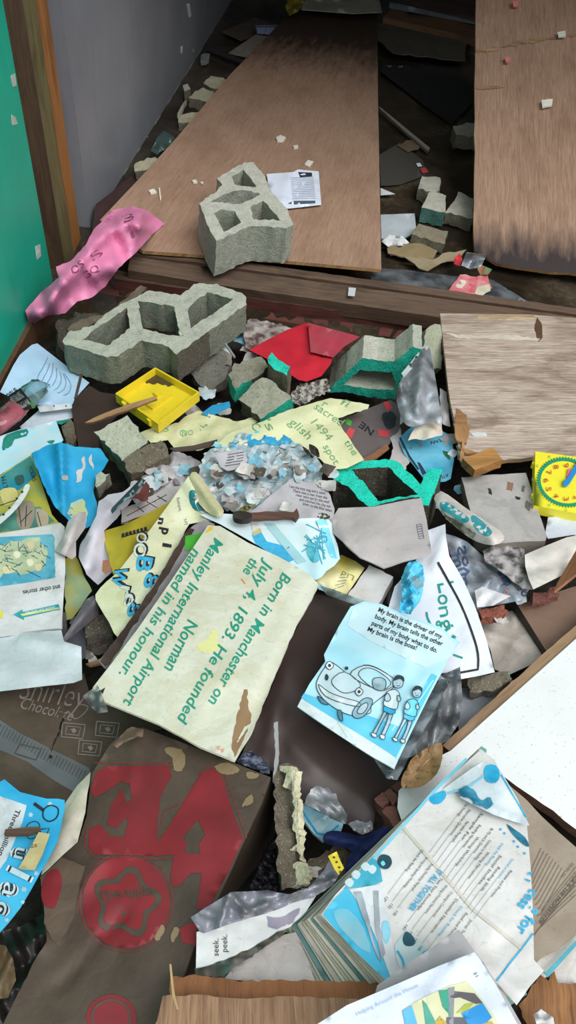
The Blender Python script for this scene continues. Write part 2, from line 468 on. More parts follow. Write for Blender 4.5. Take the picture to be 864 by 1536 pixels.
def tube(name, path, radii, mat, parent=None, seg=10, squash=None, caps=True, jag=0):
    """round body along world points"""
    vs = []; fs = []; N = len(path); up = V((0, 0, 1))
    for i, p in enumerate(path):
        d = (path[min(N-1, i+1)]-path[max(0, i-1)]).normalized(); a = d.cross(up).normalized(); b = a.cross(d)
        for k in range(seg):
            t = 2*math.pi*k/seg; r = radii[i]; v_ = a*math.cos(t)*r + b*math.sin(t)*r*(squash or 1)
            q = p+v_
            if jag: q += noise.noise_vector(q*60)*jag
            vs.append(q)
    for i in range(N-1):
        for k in range(seg): fs.append([i*seg+k, i*seg+(k+1) % seg, (i+1)*seg+(k+1) % seg, (i+1)*seg+k])
    if caps: fs.append(list(range(seg))[::-1]); fs.append([(N-1)*seg+k for k in range(seg)])
    o = build(name, vs, fs, mat, None, parent, True, sharp=50)
    bm = bmesh.new(); bm.from_mesh(o.data); bmesh.ops.recalc_face_normals(bm, faces=bm.faces); bm.to_mesh(o.data); bm.free()
    return o
# ================================================================== setting
def xy(p): return (p.x, p.y)
def ground(x, y, z=0): p = at(x, y, z); return (p.x, p.y)
def wetfloor():
    q = NT('wet_floor'); co = q.coord('Object', rnd=False)
    f = q.ramp(q.noise(co, 3.2, 5, .6, .4), [(.38, c('#2b241c')), (.55, c('#4a4032')), (.72, c('#6a604c'))])
    g = q.ramp(q.noise(co, 55, 4), [(.45, WHT), (.68, BLK)])
    k = q.mix(q.math('MULTIPLY', g, .45), f, c('#191512'))
    r = q.ramp(q.noise(co, 2.0, 3), [(.40, (.05,)*3+(1,)), (.62, (.42,)*3+(1,))]); return q.set(k, r, .5)
def wallpaint(a, b, name, rough=.5, sc=2.0, pit=.3):
    q = NT(name); co = q.coord('Object', rnd=False)
    k = q.mix(q.ramp(q.noise(co, sc, 5, .6), [(.3, BLK), (.7, WHT)]), c(a), c(b))
    streak = q.ramp(q.noise(q.coord('Object', (9, 9, 1.2), False), 3, 4), [(.55, BLK), (.8, WHT)])
    k = q.mix(q.math('MULTIPLY', streak, pit), k, tuple(x*.6 for x in c(a)[:3])+(1,)); q.bump(q.noise(co, 30, 3), .12, .004)
    return q.set(k, rough, .4)
def mudheap():
    q = NT('rubble_mud'); co = q.coord('Object', rnd=False)
    k = q.ramp(q.noise(co, 22, 6, .7), [(.30, c('#17130f')), (.50, c('#2b251f')), (.68, c('#463f36')), (.85, c('#6f695c'))])
    q.bump(q.noise(co, 45, 6, .7), 1.0, .015); return q.set(k, .85, .3)

def quad_mesh(name, pts, mat, kind='structure'):
    o = build(name, [V(p) for p in pts], [[0, 1, 2, 3]], mat, None, None, False); return tag(o, kind=kind)
def slab(name, x0, x1, y0, y1, z0, z1, mat, kind='structure'):
    o = vbox(name, [(x0, y0), (x1, y0), (x1, y1), (x0, y1)], z0, z1, mat); return tag(o, kind=kind)

slab('floor', -1.6, 3.4, -1.2, 7.6, -.12, 0.0, wetfloor())
gA, gB = V(ground(138, 338)), V(ground(345, 5)); gd = (gB-gA).normalized(); gn = V((gd.y, -gd.x))     # into the room
G0 = gA - gd*.02; G1 = gA + gd*6.0
gw = vbox('wall_left', [tuple(G0), tuple(G1), tuple(G1-gn*.12), tuple(G0-gn*.12)], 0, 2.6, wallpaint('#75777c', '#8e9095', 'grey_wall_paint', .38, 1.4, .25)); tag(gw, kind='structure')
WPL = Plane([(138, 338, 0)], n=(gn.x, gn.y, 0), absz=True)
hA, hB = V(ground(74, 443, .05)), V(ground(0, 558, .09)); hd = (hB-hA).normalized(); hn = V((-hd.y, hd.x))
if hn.x < 0: hn = -hn
hE = hA + hd*2.4; hS = hA - hd*.05
nw = vbox('wall_near_left', [tuple(hS), tuple(hE), tuple(hE-hn*.10), tuple(hS-hn*.10)], 0, 2.6, wallpaint('#1a9c80', '#22b294', 'green_wall_paint', .45, 2.2, .35)); tag(nw, kind='structure')
NPL = Plane([(74, 443, .05)], n=(hn.x, hn.y, 0), absz=True)
DW = wood('#3d2c1f', '#54402c', '#1c130d', 1.0); DW2 = wood('#4a3626', '#65492f', '#20160f', 1.0); RW = wood('#8a5a30', '#a87442', '#4a2f1a', 1.0)
OW = wood('#5a5236', '#736a48', '#302c1e', 1.0)
bb = vbox('baseboard_left', [tuple(hA+hd*0), tuple(hE), tuple(hE+hn*.015), tuple(hA+hn*.015)], -.02, .085, DW2); tag(bb, kind='structure')
sk = Sheet('trim_1', None, None, [(150, 322), (345, 6), (352, 0), (346, 22), (300, 105), (270, 160), (236, 225), (196, 268), (152, 335)], 0, concrete('#8b8d8c', '#5b5d5c'), surf=Plane([(142, 333, .0)], n=(gn.x, gn.y, .45), absz=True), torn=2.5, res=8, thick=.01, crump=(0, 60)); tag(sk.o, kind='structure')
# far wall and roof of the roofed inner room (they shade the back of the floor)
slab('wall_back', -1.6, 3.4, 7.4, 7.55, 0, 2.6, wallpaint('#4a4b50', '#5c5d62', 'back_wall_paint'))
slab('wall_right', 3.2, 3.35, 2.7, 7.5, 0, 2.6, wallpaint('#5a5b60', '#6c6d72', 'right_wall_paint'))
slab('ceiling', -1.6, 3.4, 2.75, 7.6, 2.55, 2.65, wallpaint('#6a6a66', '#7c7c78', 'ceiling_board'))
# door jamb: three upright boards
jr = root('door_1', at(100, 390, 0), None, None); tag(jr, kind='structure')
def board(p, q, dep, mat):
    a, b = V(ground(*p)), V(ground(*q)); d = (b-a).normalized(); n = V((-d.y, d.x))
    if n.x > 0: n = -n
    return vbox('jamb_board', [tuple(a), tuple(b), tuple(b+n*dep), tuple(a+n*dep)], 0, 2.6, mat, jr)
JB = Plane([(80, 404, 0)], n=(.1, -1, 0), absz=True)
board((76, 404), (98, 402), .06, DW); board((98, 400), (111, 384), .10, OW); board((111, 380), (121, 358), .12, RW)
# doorway sill: beams with the debris-side faces stepping down
sr = root('trim_2', at(400, 440, .05), None, None); tag(sr, kind='structure')
SW = wood('#55443a', '#705c4b', '#2a2019', 1.0); SW2 = wood('#48372b', '#60493a', '#221913', 1.0); SW3 = wood('#4c2b26', '#6a3a32', '#261514', 1.0)
prism('sill_beam', None, None, [(205, 372), (330, 388), (560, 420), (864, 462), (960, 475), (960, 484), (800, 463), (560, 430), (330, 399), (198, 381)], Plane([(205, 372, .085), (800, 460, .085), (500, 425, .085)], absz=True), .09, [SW, SW2], parent=sr, grain=8, rough=.002, rsc=20)
prism('sill_beam', None, None, [(196, 384), (330, 402), (560, 434), (800, 467), (960, 488), (960, 500), (660, 476), (470, 448), (330, 428), (192, 405)], Plane([(196, 384, .075), (800, 467, .075), (500, 430, .075)], absz=True), .05, [SW, SW2], parent=sr, grain=8, rough=.002, rsc=20)
prism('sill_beam', None, None, [(170, 405), (330, 430), (470, 450), (690, 478), (690, 486), (470, 461), (330, 440), (170, 418)], Plane([(170, 405, .045), (690, 478, .045), (400, 445, .045)], absz=True), .05, [SW2, SW3], parent=sr, grain=8, rough=.003, rsc=20)
prism('sill_beam', None, None, [(150, 418), (330, 446), (470, 470), (690, 500), (690, 520), (470, 490), (330, 468), (150, 440)], Plane([(150, 418, .0), (690, 500, .0), (400, 460, .0)], absz=True), .05, [SW3, SW3], parent=sr, grain=8, rough=.003, rsc=20)
ST = wood('#9a9a96', '#c2c2bc', '#6a6a66')
prism('metal_clip', None, None, [(523, 431), (534, 432), (532, 444), (522, 443)], Plane([(523, 431, .083), (534, 432, .083), (532, 444, .09)], absz=True), .002, [plastic('#c9ccd0', .25, .1)], parent=sr, part_label='bright metal clip on the sill')
# the heap the litter lies on
def heap():
    vs = []; fs = []; xs = list(range(-420, 1301, 20)); ys = list(range(486, 2000, 20))
    for y in ys:
        for x in xs:
            z = H0(y) - .075 - (.06*max(0, min(1, (520-y)/40))); p = at(x, y, z); z2 = noise.noise(p*14)*.018 + noise.noise(p*40)*.007
            if p.x < hA.x + .012: p.x = max(p.x, hA.x + .012 + (hE.x-hA.x)*min(1, max(0, (hA.y-p.y)/2.0)))
            vs.append(p+V((0, 0, z2)))
    n = len(xs)
    for j in range(len(ys)-1):
        for i in range(n-1): a = j*n+i; fs.append([a, a+n, a+n+1, a+1])
    o = build('ground', vs, fs, mudheap()); tag(o, kind='structure')
heap()
# chips and tears on the walls
for (poly, m, k) in [([(92, 62), (99, 60), (108, 96), (95, 103)], paper('#c9a35c', '#7a3a20', .5), 0), ([(89, 126), (94, 124), (96, 140), (91, 143)], paper('#dfe5ea'), 0),
                     ([(280, 6), (284, 5), (287, 24), (283, 27)], paper('#d9dde0'), 1), ([(271, 70), (274, 68), (273, 80), (271, 80)], paper('#d9dde0'), 1), ([(289, 74), (291, 74), (290, 79)], paper('#c9cdd0'), 1)]:
    Sheet('torn_patch', None, None, poly, 0, m, surf=Plane([(90, 345, 0)], n=(.85, -.5, 0), absz=True) if not k else WPL, res=6, thick=-.0012, parent=gw if k else jr, part_label='torn light patch')
for poly in [[(17, 172), (23, 176), (26, 186), (18, 188)], [(16, 114), (22, 110), (24, 128), (19, 131)], [(53, 370), (60, 366), (61, 384), (55, 390)]]:
    Sheet('paint_chip', None, None, poly, 0, paper('#bfc5bb'), surf=NPL, res=6, thick=-.0012, parent=nw, part_label='pale spot of flaked paint')

# ================================================================== plywood and boards of the inner room
def plystain(a, b, stains, name):
    """bare plywood along UV u; stains = (u-axis?) dark wet zones given as object-space spheres"""
    q = NT(name); co = q.coord('UV', (1.6, 26, 1)); f = q.noise(co, 6, 7, .65, .5)
    k = q.mix(q.ramp(f, [(.28, BLK), (.72, WHT)]), c(a), c(b))
    k = q.mix(q.math('MULTIPLY', q.ramp(q.noise(q.coord('UV', (5, 150, 1)), 4, 3), [(.56, BLK), (.66, WHT)]), .4), k, c('#4a3020'))
    k = q.mix(q.math('MULTIPLY', q.ramp(q.noise(q.coord('UV', (3, 5, 1)), 1.5, 4), [(.45, BLK), (.75, WHT)]), .35), k, c('#5e3d28'))
    tcn = q.n('ShaderNodeTexCoord')
    for (o, axis, lo, hi, col, amt) in stains:       # wet reach: world direction from a point
        vm = q.n('ShaderNodeVectorMath', operation='SUBTRACT'); vm.inputs[1].default_value = o; geo = q.n('ShaderNodeNewGeometry'); q.l(geo.outputs['Position'], vm.inputs[0])
        dp = q.n('ShaderNodeVectorMath', operation='DOT_PRODUCT'); dp.inputs[1].default_value = axis; q.l(vm.outputs[0], dp.inputs[0])
        nz = q.math('MULTIPLY', q.math('SUBTRACT', q.noise(q.coord('UV', (1, 3.5, 1)), 7, 5, .6), .5), (hi-lo)*1.6)
        t = q.math('ADD', dp.outputs['Value'], nz); mr = q.n('ShaderNodeMapRange'); mr.inputs[1].default_value = lo; mr.inputs[2].default_value = hi; q.l(t, mr.inputs[0])
        k = q.mix(q.math('MULTIPLY', mr.outputs[0], amt), k, c(col))
    q.bump(f, .3, .0015); return q.set(k, .55, .35)
P1 = Plane([(222, 380, .105), (572, 405, .095), (500, 10, .07)], absz=True)
top = P1.P(510, 60); dirp = (P1.P(505, 10)-P1.P(500, 300)).normalized()
PLYE = wood('#c49a68', '#8a6238', '#4a3520')
p1 = prism('plywood_sheet', 'long reddish plywood sheet lying beyond the sill, under the pale breeze block', 'plywood', [(150, 330), (205, 272), (262, 210), (345, 112), (446, 8), (566, 2), (567, 150), (570, 300), (572, 404), (440, 392), (214, 376)], P1, .012,
      [plystain('#947461', '#ad9078', [(tuple(top), tuple(dirp), -.62, -.02, '#332720', .92)], 'plywood_face'), PLYE], grain=-62, res=25)
P2 = Plane([(712, 378, .05), (864, 412, .05), (790, 0, .55)], absz=True)
b2 = P2.P(790, 385); d2 = (P2.P(790, 400)-P2.P(790, 200)).normalized()
p2 = prism('plywood_sheet', 'broad plywood sheet at the top right with a dark soaked bottom edge', 'plywood', [(714, -30), (712, 150), (710, 330), (712, 376), (745, 395), (800, 404), (960, 420), (960, -30)], P2, .014,
      [plystain('#8a6c58', '#b0917a', [(tuple(b2), tuple(d2), -.16, .0, '#2b2529', .95)], 'plywood_face_wet_edge'), PLYE], grain=90, res=25, torn=1.5)
for poly in [[(714, 74), (735, 72), (765, 66), (800, 58), (830, 54), (864, 50), (864, 53), (810, 62), (770, 69), (735, 77), (714, 78)], [(714, 130), (740, 129), (757, 131), (740, 133), (714, 133)]]:
    prism('veneer_crack', None, None, poly, Plane([(712, 378, .0515), (864, 412, .0515), (790, 0, .5515)], absz=True), .0015, [wood('#b89470', '#6a4a34', '#3a281c')], parent=p2, torn=2, res=6, part_label='lifted veneer along a crack')
chipc = paper('#e6e2d4', '#8a8068', .3)
def chips(surf, lst, lab, cat, name='paint_chip', mat=None, group=None, th=.006, par=None):
    for i, p in enumerate(lst):
        prism(name, (lab if isinstance(lab, str) else lab[i]), cat, p, surf, th, [mat or chipc], group=group, rough=.0015, res=5, nrm=None)
up1 = Plane([(222, 380, .112), (572, 405, .102), (500, 10, .077)], absz=True)
up2 = Plane([(712, 378, .058), (864, 412, .058), (790, 0, .558)], absz=True)
chips(up2, [[(812, 150), (829, 148), (828, 158), (814, 161)], [(836, 48), (848, 46), (849, 54), (838, 55)]], ['white plaster chip in the middle of the right plywood sheet', 'white plaster chip near the top of the right plywood sheet'], 'chip', 'plaster_chip')
chips(up2, [[(757, 86), (764, 85), (765, 92), (759, 93)], [(769, 2), (777, 1), (777, 8), (770, 9)]], ['small pink chip below the crack of the right plywood sheet', 'small pink chip at the top of the right plywood sheet'], 'chip', 'paint_chip', paper('#d87a78'))
chips(up1, [[(414, 206), (421, 202), (429, 206), (425, 211), (416, 211)], [(457, 246), (462, 240), (470, 242), (464, 250)], [(238, 282), (240, 281), (242, 298), (240, 299)], [(223, 285), (231, 283), (235, 288), (226, 290)],
            [(288, 270), (294, 269), (296, 273), (290, 274)], [(300, 273), (305, 272), (305, 277)], [(440, 218), (447, 217), (447, 221), (441, 222)]],
      ['white plaster chip above the printed page on the plywood', 'grey plaster chip right above the printed page', 'thin pale splinter on the plywood left of the breeze block', 'pale chip beside the thin splinter on the plywood', 'white speck of plaster left above the breeze block', 'smaller white speck of plaster left above the breeze block', 'pale green chip on the plywood above the printed page'], 'chip', 'plaster_chip')
INK = ink('#2b2f33'); BLUE = wash('#3aa7cf', '#62c4de', 10); CY = wash('#9fdcea', '#c6edf2', 7); TEAL = ink('#1e7f78')
pg = Sheet('printed_page', 'white printed page lying flat on the plywood right of the breeze block', 'paper', [(400, 261), (440, 258), (447, 254), (478, 257), (482, 307), (440, 312), (418, 314), (405, 290)], 0, paper('#dfe6f4', '#8a8fa0', .25), absz=.105, crump=(.003, 40), creases=[(440, 256, 425, 300, .012, 18)], ctrl=[(440, 285, 0)])
for i in range(13): pg.line('printed_text', [(436+i*.2, 267+i*2.6), (470+i*.3, 265+i*2.7)], .9, ink('#8f98a8'))
pg.fill('printed_text', [(447, 258), (468, 259), (468, 265), (450, 266)], INK); pg.fill('printed_text', [(432, 305), (440, 301), (473, 301), (473, 305), (440, 307)], ink('#4a5a66'))

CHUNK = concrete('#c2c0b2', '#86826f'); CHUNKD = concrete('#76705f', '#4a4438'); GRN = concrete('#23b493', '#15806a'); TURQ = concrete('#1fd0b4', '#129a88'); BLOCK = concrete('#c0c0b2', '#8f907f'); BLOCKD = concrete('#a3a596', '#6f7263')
BROWNC = concrete('#6d6351', '#40392e')
def chunk(lab, poly, z, th, mats=None, dz=(0, 0, 0), edge=None, name='concrete_chunk', cat='concrete chunk', absz=None, rough=.006, group=None, torn=1.2, nrm=None, res=7, pts=None):
    b = pts or [poly[0], poly[len(poly)//3], poly[2*len(poly)//3]]
    pl = Plane([(x, y, (absz if absz is not None else z)+d) for (x, y), d in zip(b, dz)], absz=absz is not None)
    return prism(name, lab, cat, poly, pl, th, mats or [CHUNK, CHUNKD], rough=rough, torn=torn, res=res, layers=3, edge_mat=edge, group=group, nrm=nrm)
# inner floor litter ----------------------------------------------------------
UPN = (0, 0, 1)
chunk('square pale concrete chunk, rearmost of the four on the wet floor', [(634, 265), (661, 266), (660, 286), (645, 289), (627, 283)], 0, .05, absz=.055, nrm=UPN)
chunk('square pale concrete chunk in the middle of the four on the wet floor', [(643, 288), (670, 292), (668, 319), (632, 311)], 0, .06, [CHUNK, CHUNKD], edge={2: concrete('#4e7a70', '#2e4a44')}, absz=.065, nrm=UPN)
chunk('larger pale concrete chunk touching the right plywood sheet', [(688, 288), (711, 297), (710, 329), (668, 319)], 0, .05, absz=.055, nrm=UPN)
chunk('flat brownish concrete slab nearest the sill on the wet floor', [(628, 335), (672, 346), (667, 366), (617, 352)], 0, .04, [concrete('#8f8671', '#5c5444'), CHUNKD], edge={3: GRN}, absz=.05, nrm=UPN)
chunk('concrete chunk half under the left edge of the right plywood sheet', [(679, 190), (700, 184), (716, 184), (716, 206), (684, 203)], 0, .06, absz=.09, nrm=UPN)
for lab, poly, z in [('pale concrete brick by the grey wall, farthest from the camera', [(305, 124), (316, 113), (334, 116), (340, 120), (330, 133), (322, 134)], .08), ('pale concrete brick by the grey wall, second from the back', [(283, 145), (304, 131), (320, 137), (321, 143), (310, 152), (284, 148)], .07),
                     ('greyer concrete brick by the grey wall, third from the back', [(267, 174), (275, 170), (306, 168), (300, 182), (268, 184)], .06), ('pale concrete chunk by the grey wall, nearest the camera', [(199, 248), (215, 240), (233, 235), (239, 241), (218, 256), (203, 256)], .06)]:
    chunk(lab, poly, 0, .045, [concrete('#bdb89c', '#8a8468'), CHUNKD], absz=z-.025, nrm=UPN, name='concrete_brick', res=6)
chunk('small grey plaster lump against the grey wall', [(274, 128), (281, 125), (286, 133), (277, 138)], 0, .05, absz=.05, nrm=UPN)
chunk('small pale square of plaster near the dark pipe', [(301, 82), (314, 79), (313, 89), (301, 92)], 0, .02, [concrete('#8a8c8c')], absz=.03, nrm=UPN)
chunk('narrow pale splinter between the bricks by the wall', [(277, 152), (280, 150), (269, 170), (266, 171)], 0, .02, [paper('#a8a498')], absz=.05, nrm=UPN, rough=.002)
tb = tube('pipe', [at(312, 75, .03), at(345, 87, .03), at(378, 99, .03)], [.016]*3, plastic('#2a2526', .5, .4)); tag(tb, 'dark pipe lying across the floor by the far left wall', 'pipe')
Sheet('cardboard_piece', 'flat brown board on the far left floor beyond the dark pipe', 'cardboard', [(332, 48), (382, 26), (420, 38), (385, 52), (362, 62)], 0, paper('#5b5048', '#2e2822', .5), absz=.02, crump=(.004, 40))
pp = Sheet('newspaper', 'torn printed paper beside the upper left edge of the long plywood', 'paper', [(342, 80), (368, 62), (386, 50), (404, 52), (408, 60), (390, 68), (376, 88)], 0, paper('#8d857c', '#4a4440', .5), absz=.045, crump=(.006, 30))
bp = Sheet('printed_page', 'pale blue gridded page beside the upper left edge of the long plywood', 'paper', [(383, 38), (426, 38), (412, 58), (396, 74), (392, 71), (405, 52), (386, 50)], 0, paper('#9aa7c4', '#5a607a', .4), absz=.06, crump=(.004, 30))
for i in range(6): bp.line('printed_lines', [(386+i*7, 39), (385+i*6, 50)], .8, ink('#4c5878'))
bp.line('printed_lines', [(383, 40), (426, 40)], 1.6, ink('#2f3a5a'))
Sheet('plastic_bag', 'crumpled dark green plastic bag against the grey wall', 'plastic bag', [(236, 206), (246, 196), (262, 206), (266, 216), (248, 224), (236, 232), (226, 226)], 0, plastic('#3d5450', .25, .5), absz=.05, crump=(.03, 14), res=5)
Sheet('cardboard_piece', 'dark maroon sheet tucked under the left corner of the long plywood', 'cardboard', [(138, 345), (144, 306), (168, 288), (196, 264), (206, 275), (176, 318), (160, 342)], 0, paper('#3a2826', '#1e1614', .4), absz=.06, crump=(.008, 40), creases=[(150, 310, 195, 270, .02, 14)])
# gap between the two plywood sheets
Sheet('grey_board', 'ragged grey board on the dark floor between the two plywood sheets', 'board', [(563, 34), (600, 38), (660, 46), (700, 52), (698, 90), (640, 84), (590, 79), (566, 60)], 0, paper('#57534a', '#2c2822', .5), absz=.05, torn=2, thick=.006)
Sheet('dark_board_or_gap', 'large dark board lying wet on the floor behind the pale chunks', 'board', [(575, 98), (690, 100), (712, 150), (678, 186), (640, 160), (572, 108)], 0, plastic('#2c2a29', .25, .3), absz=.02, crump=(.002, 60), thick=.004)
Sheet('grey_board', 'dark grey panel on the wet floor beside the right edge of the long plywood', 'board', [(569, 232), (600, 214), (634, 240), (640, 262), (600, 276), (571, 278)], 0, plastic('#4a4844', .3, .4), absz=.012, crump=(.002, 60), thick=.004)
prism('lath', 'thin grey lath lying diagonally on the wet dark floor', 'lath', [(566, 160), (571, 161), (645, 222), (641, 226)], Plane([(566, 160, .03), (643, 222, .03), (600, 180, .03)], absz=True), .012, [wood('#6f6a60', '#8f8a80', '#3a362f')], grain=40)
Sheet('cardboard_piece', 'small brown scrap at the end of the thin grey lath', 'cardboard', [(596, 218), (610, 210), (632, 214), (628, 224), (612, 228)], 0, paper('#6d5f4b', '#3a3026', .5), absz=.02, torn=1.5)
Sheet('white_card', 'white triangle of card against the right edge of the long plywood', 'paper', [(571, 282), (593, 291), (571, 293)], 0, paper('#dadfe2'), absz=.02, crump=(0, 9))
Sheet('pale_board', 'pale grey panel on the wet floor by the right edge of the long plywood', 'board', [(571, 322), (622, 320), (624, 342), (616, 352), (604, 358), (572, 358)], 0, paper('#b5bdc1', '#7a8084', .3), absz=.02, crump=(.001, 60), thick=.006)
Sheet('crumpled_paper', 'crumpled white paper on the corner of the pale grey panel', 'paper', [(572, 362), (584, 352), (604, 354), (614, 364), (606, 368), (582, 370)], 0, paper('#d2d5d6'), absz=.03, crump=(.02, 16), res=5)
Sheet('cardboard_piece', 'flat tan cardboard strip below the pale grey panel', 'cardboard', [(580, 368), (600, 366), (636, 364), (656, 376), (650, 388), (612, 386), (582, 380)], 0, paper('#91805f', '#5b4f3a', .4), absz=.025, torn=1.2, thick=.004)
Sheet('cardboard_piece', 'torn tan cardboard piece nearest the sill in the doorway', 'cardboard', [(606, 385), (650, 389), (664, 380), (700, 374), (690, 388), (662, 394), (642, 406), (628, 402)], 0, paper('#9a8c70', '#5b4f3a', .4), absz=.035, torn=1.5, thick=.003)
Sheet('plastic_sheet', 'clear wet plastic sheet along the back of the sill', 'plastic sheet', [(556, 402), (600, 404), (680, 414), (740, 420), (792, 452), (700, 445), (556, 424)], 0, film('#b9c6cf', .28), absz=.05, crump=(.008, 60))
rw = Sheet('food_wrapper', 'torn red printed wrapper lying on the plastic behind the sill', 'wrapper', [(690, 412), (732, 414), (738, 432), (722, 446), (700, 446), (668, 440)], 0, paper('#c75560', '#e0c8c4', .5), absz=.058, torn=2, crump=(.005, 30))
rw.fill('printed_shape', [(690, 420), (700, 422), (696, 432), (684, 430)], paper('#d8cfc0'), smooth=3); rw.fill('printed_shape', [(716, 430), (734, 426), (736, 436), (722, 444), (712, 440)], paper('#d8d2b8'), torn=1)
Sheet('food_wrapper', 'small bright red scrap beside the clear bag at the foot of the right plywood', 'wrapper', [(682, 386), (690, 380), (694, 390), (690, 399), (681, 396)], 0, paper('#cf3a42', '#7a2026', .3), absz=.06, crump=(.01, 14), res=4)
Sheet('clear_bag', 'small clear bag scrap at the foot of the right plywood sheet', 'plastic bag', [(700, 378), (730, 382), (722, 400), (706, 404), (692, 398)], 0, film('#dfe8f0', .4), absz=.07, crump=(.02, 20), res=5)
Sheet('food_wrapper', 'green and red scrap of wrapper next to the clear bag scrap', 'wrapper', [(716, 402), (724, 398), (738, 404), (732, 412), (720, 412)], 0, wash('#2f8f58', '#c6484e', 40), absz=.065, crump=(.012, 14), res=4)
Sheet('plastic_scrap', 'small bright red scrap on the wet floor behind the pale chunks', 'plastic scrap', [(630, 252), (638, 251), (643, 258), (634, 260)], 0, paper('#c0444a'), absz=.02, crump=(.006, 10), res=4)
Sheet('plastic_scrap', 'small white scrap on the wet floor behind the pale chunks', 'plastic scrap', [(624, 245), (630, 244), (633, 249), (627, 250)], 0, paper('#dfe6ea'), absz=.02, crump=(.006, 10), res=4)
# far end
Sheet('pale_board', 'pale sheet of card at the far end of the long plywood', 'board', [(458, -2), (568, -4), (573, 18), (530, 20), (452, 14)], 0, paper('#aba796', '#5e5a4c', .4), absz=.12, crump=(.01, 60), thick=.004)
Sheet('plastic_scrap', 'crumpled yellow-green wrapper at the top edge left of the pale card', 'wrapper', [(432, -2), (452, -2), (458, 4), (446, 18), (434, 24), (428, 10)], 0, wash('#a89a2c', '#4a4a20', 40), absz=.13, crump=(.03, 12), res=4)
for lab, poly, m in [('brown plank at the far end, front of the stacked two', [(575, 26), (594, 6), (714, 40), (714, 62), (690, 52)], wood('#6d5138', '#7f6146', '#3a2a1c')), ('dark plank at the far end under the top edge', [(604, -2), (714, -2), (714, 34), (640, 10)], wood('#4a3a34', '#5c4a42', '#2a201c'))]:
    prism('plank', lab, 'plank', poly, Plane([(575, 26, .08), (714, 60, .08), (650, 0, .08)], absz=True), .03, [m], grain=15)
Sheet('printed_strip', 'pale blue printed strip lying on the brown plank at the far end', 'strip', [(584, 4), (600, 6), (716, 33), (716, 37), (650, 24), (584, 12)], 0, paper('#8f9ba2', '#4a5258', .5), absz=.085, crump=(.001, 60))

# ================================================================== breeze blocks
Bt = Plane([(300, 300, .235), (440, 345, .235), (380, 245, .235)], absz=True)
z2 = lambda L: [(280+X/4, 220+Y/4) for X, Y in L]
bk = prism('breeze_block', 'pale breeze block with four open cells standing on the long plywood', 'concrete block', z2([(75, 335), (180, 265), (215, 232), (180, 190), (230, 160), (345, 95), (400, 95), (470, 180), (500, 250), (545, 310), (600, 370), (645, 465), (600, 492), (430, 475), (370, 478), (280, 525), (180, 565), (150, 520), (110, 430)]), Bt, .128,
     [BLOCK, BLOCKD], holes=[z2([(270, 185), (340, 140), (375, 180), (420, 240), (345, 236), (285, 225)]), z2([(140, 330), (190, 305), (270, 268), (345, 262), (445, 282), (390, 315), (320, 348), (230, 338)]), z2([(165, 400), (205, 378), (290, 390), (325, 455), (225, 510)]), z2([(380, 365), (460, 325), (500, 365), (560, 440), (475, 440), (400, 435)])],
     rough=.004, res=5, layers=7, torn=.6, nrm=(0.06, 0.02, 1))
z1 = lambda L: [(80+X/3, 400+Y/3) for X, Y in L]
Bl = Plane([(97, 520, .145), (258, 530, .15), (372, 445, .16)])
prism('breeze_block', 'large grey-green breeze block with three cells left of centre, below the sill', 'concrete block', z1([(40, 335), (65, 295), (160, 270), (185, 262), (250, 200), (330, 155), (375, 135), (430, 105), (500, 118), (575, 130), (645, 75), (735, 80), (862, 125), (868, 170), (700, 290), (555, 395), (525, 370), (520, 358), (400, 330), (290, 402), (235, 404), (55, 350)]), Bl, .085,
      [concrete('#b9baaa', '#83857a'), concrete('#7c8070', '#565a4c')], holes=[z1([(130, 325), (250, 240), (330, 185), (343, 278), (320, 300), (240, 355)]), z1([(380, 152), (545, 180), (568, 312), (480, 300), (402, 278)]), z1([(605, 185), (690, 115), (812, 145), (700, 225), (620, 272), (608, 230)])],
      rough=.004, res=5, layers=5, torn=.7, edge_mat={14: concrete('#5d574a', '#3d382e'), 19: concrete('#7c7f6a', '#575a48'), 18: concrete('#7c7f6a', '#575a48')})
chunk('brown broken web of the large breeze block jutting out behind its left cell', [(100, 490), (120, 480), (160, 470), (195, 440), (210, 427), (222, 432), (210, 444), (186, 458), (160, 476), (130, 492), (105, 502)], .115, .07, [BROWNC, concrete('#4c463a', '#2c2820')], name='concrete_fragment', cat='concrete chunk', rough=.008)
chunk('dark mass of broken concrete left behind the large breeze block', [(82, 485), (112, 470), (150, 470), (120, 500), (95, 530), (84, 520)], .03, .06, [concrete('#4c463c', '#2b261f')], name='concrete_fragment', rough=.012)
z4 = lambda L: [(480+X*.2546, 460+Y*.2546) for X, Y in L]
Br = Plane([(500, 585, .02)], n=(-.05, -1, .10))
prism('breeze_block', 'breeze block with a green painted face and pale top, right below the sill', 'concrete block', z4([(50, 490), (150, 395), (250, 303), (340, 318), (440, 325), (500, 275), (550, 235), (600, 250), (585, 300), (520, 380), (470, 430), (440, 548), (300, 535), (150, 505), (55, 505)]), Br, .11,
      [concrete('#17a58d', '#0f7a68'), concrete('#b4b7a6', '#85887a')], holes=[z4([(140, 460), (190, 415), (245, 370), (330, 378), (420, 390), (450, 440), (440, 490), (300, 485)])], rough=.003, res=5, layers=6, torn=.5, nrm=(-.03, -1, .02),
      edge_mat={0: concrete('#8a8a79', '#5f5f50'), 2: CHUNK})
chunk('cream concrete piece standing behind the clear bag, beside the split plywood', [(640, 492), (652, 484), (662, 487), (663, 552), (640, 556), (634, 524)], .10, .06, [concrete('#a6a892', '#80826c')], dz=(.03, .03, -.05))
zt = lambda L: [(480+X/4, 620+Y/4) for X, Y in L]
Bq = Plane([(508, 700, .075), (580, 692, .085), (560, 758, .10)])
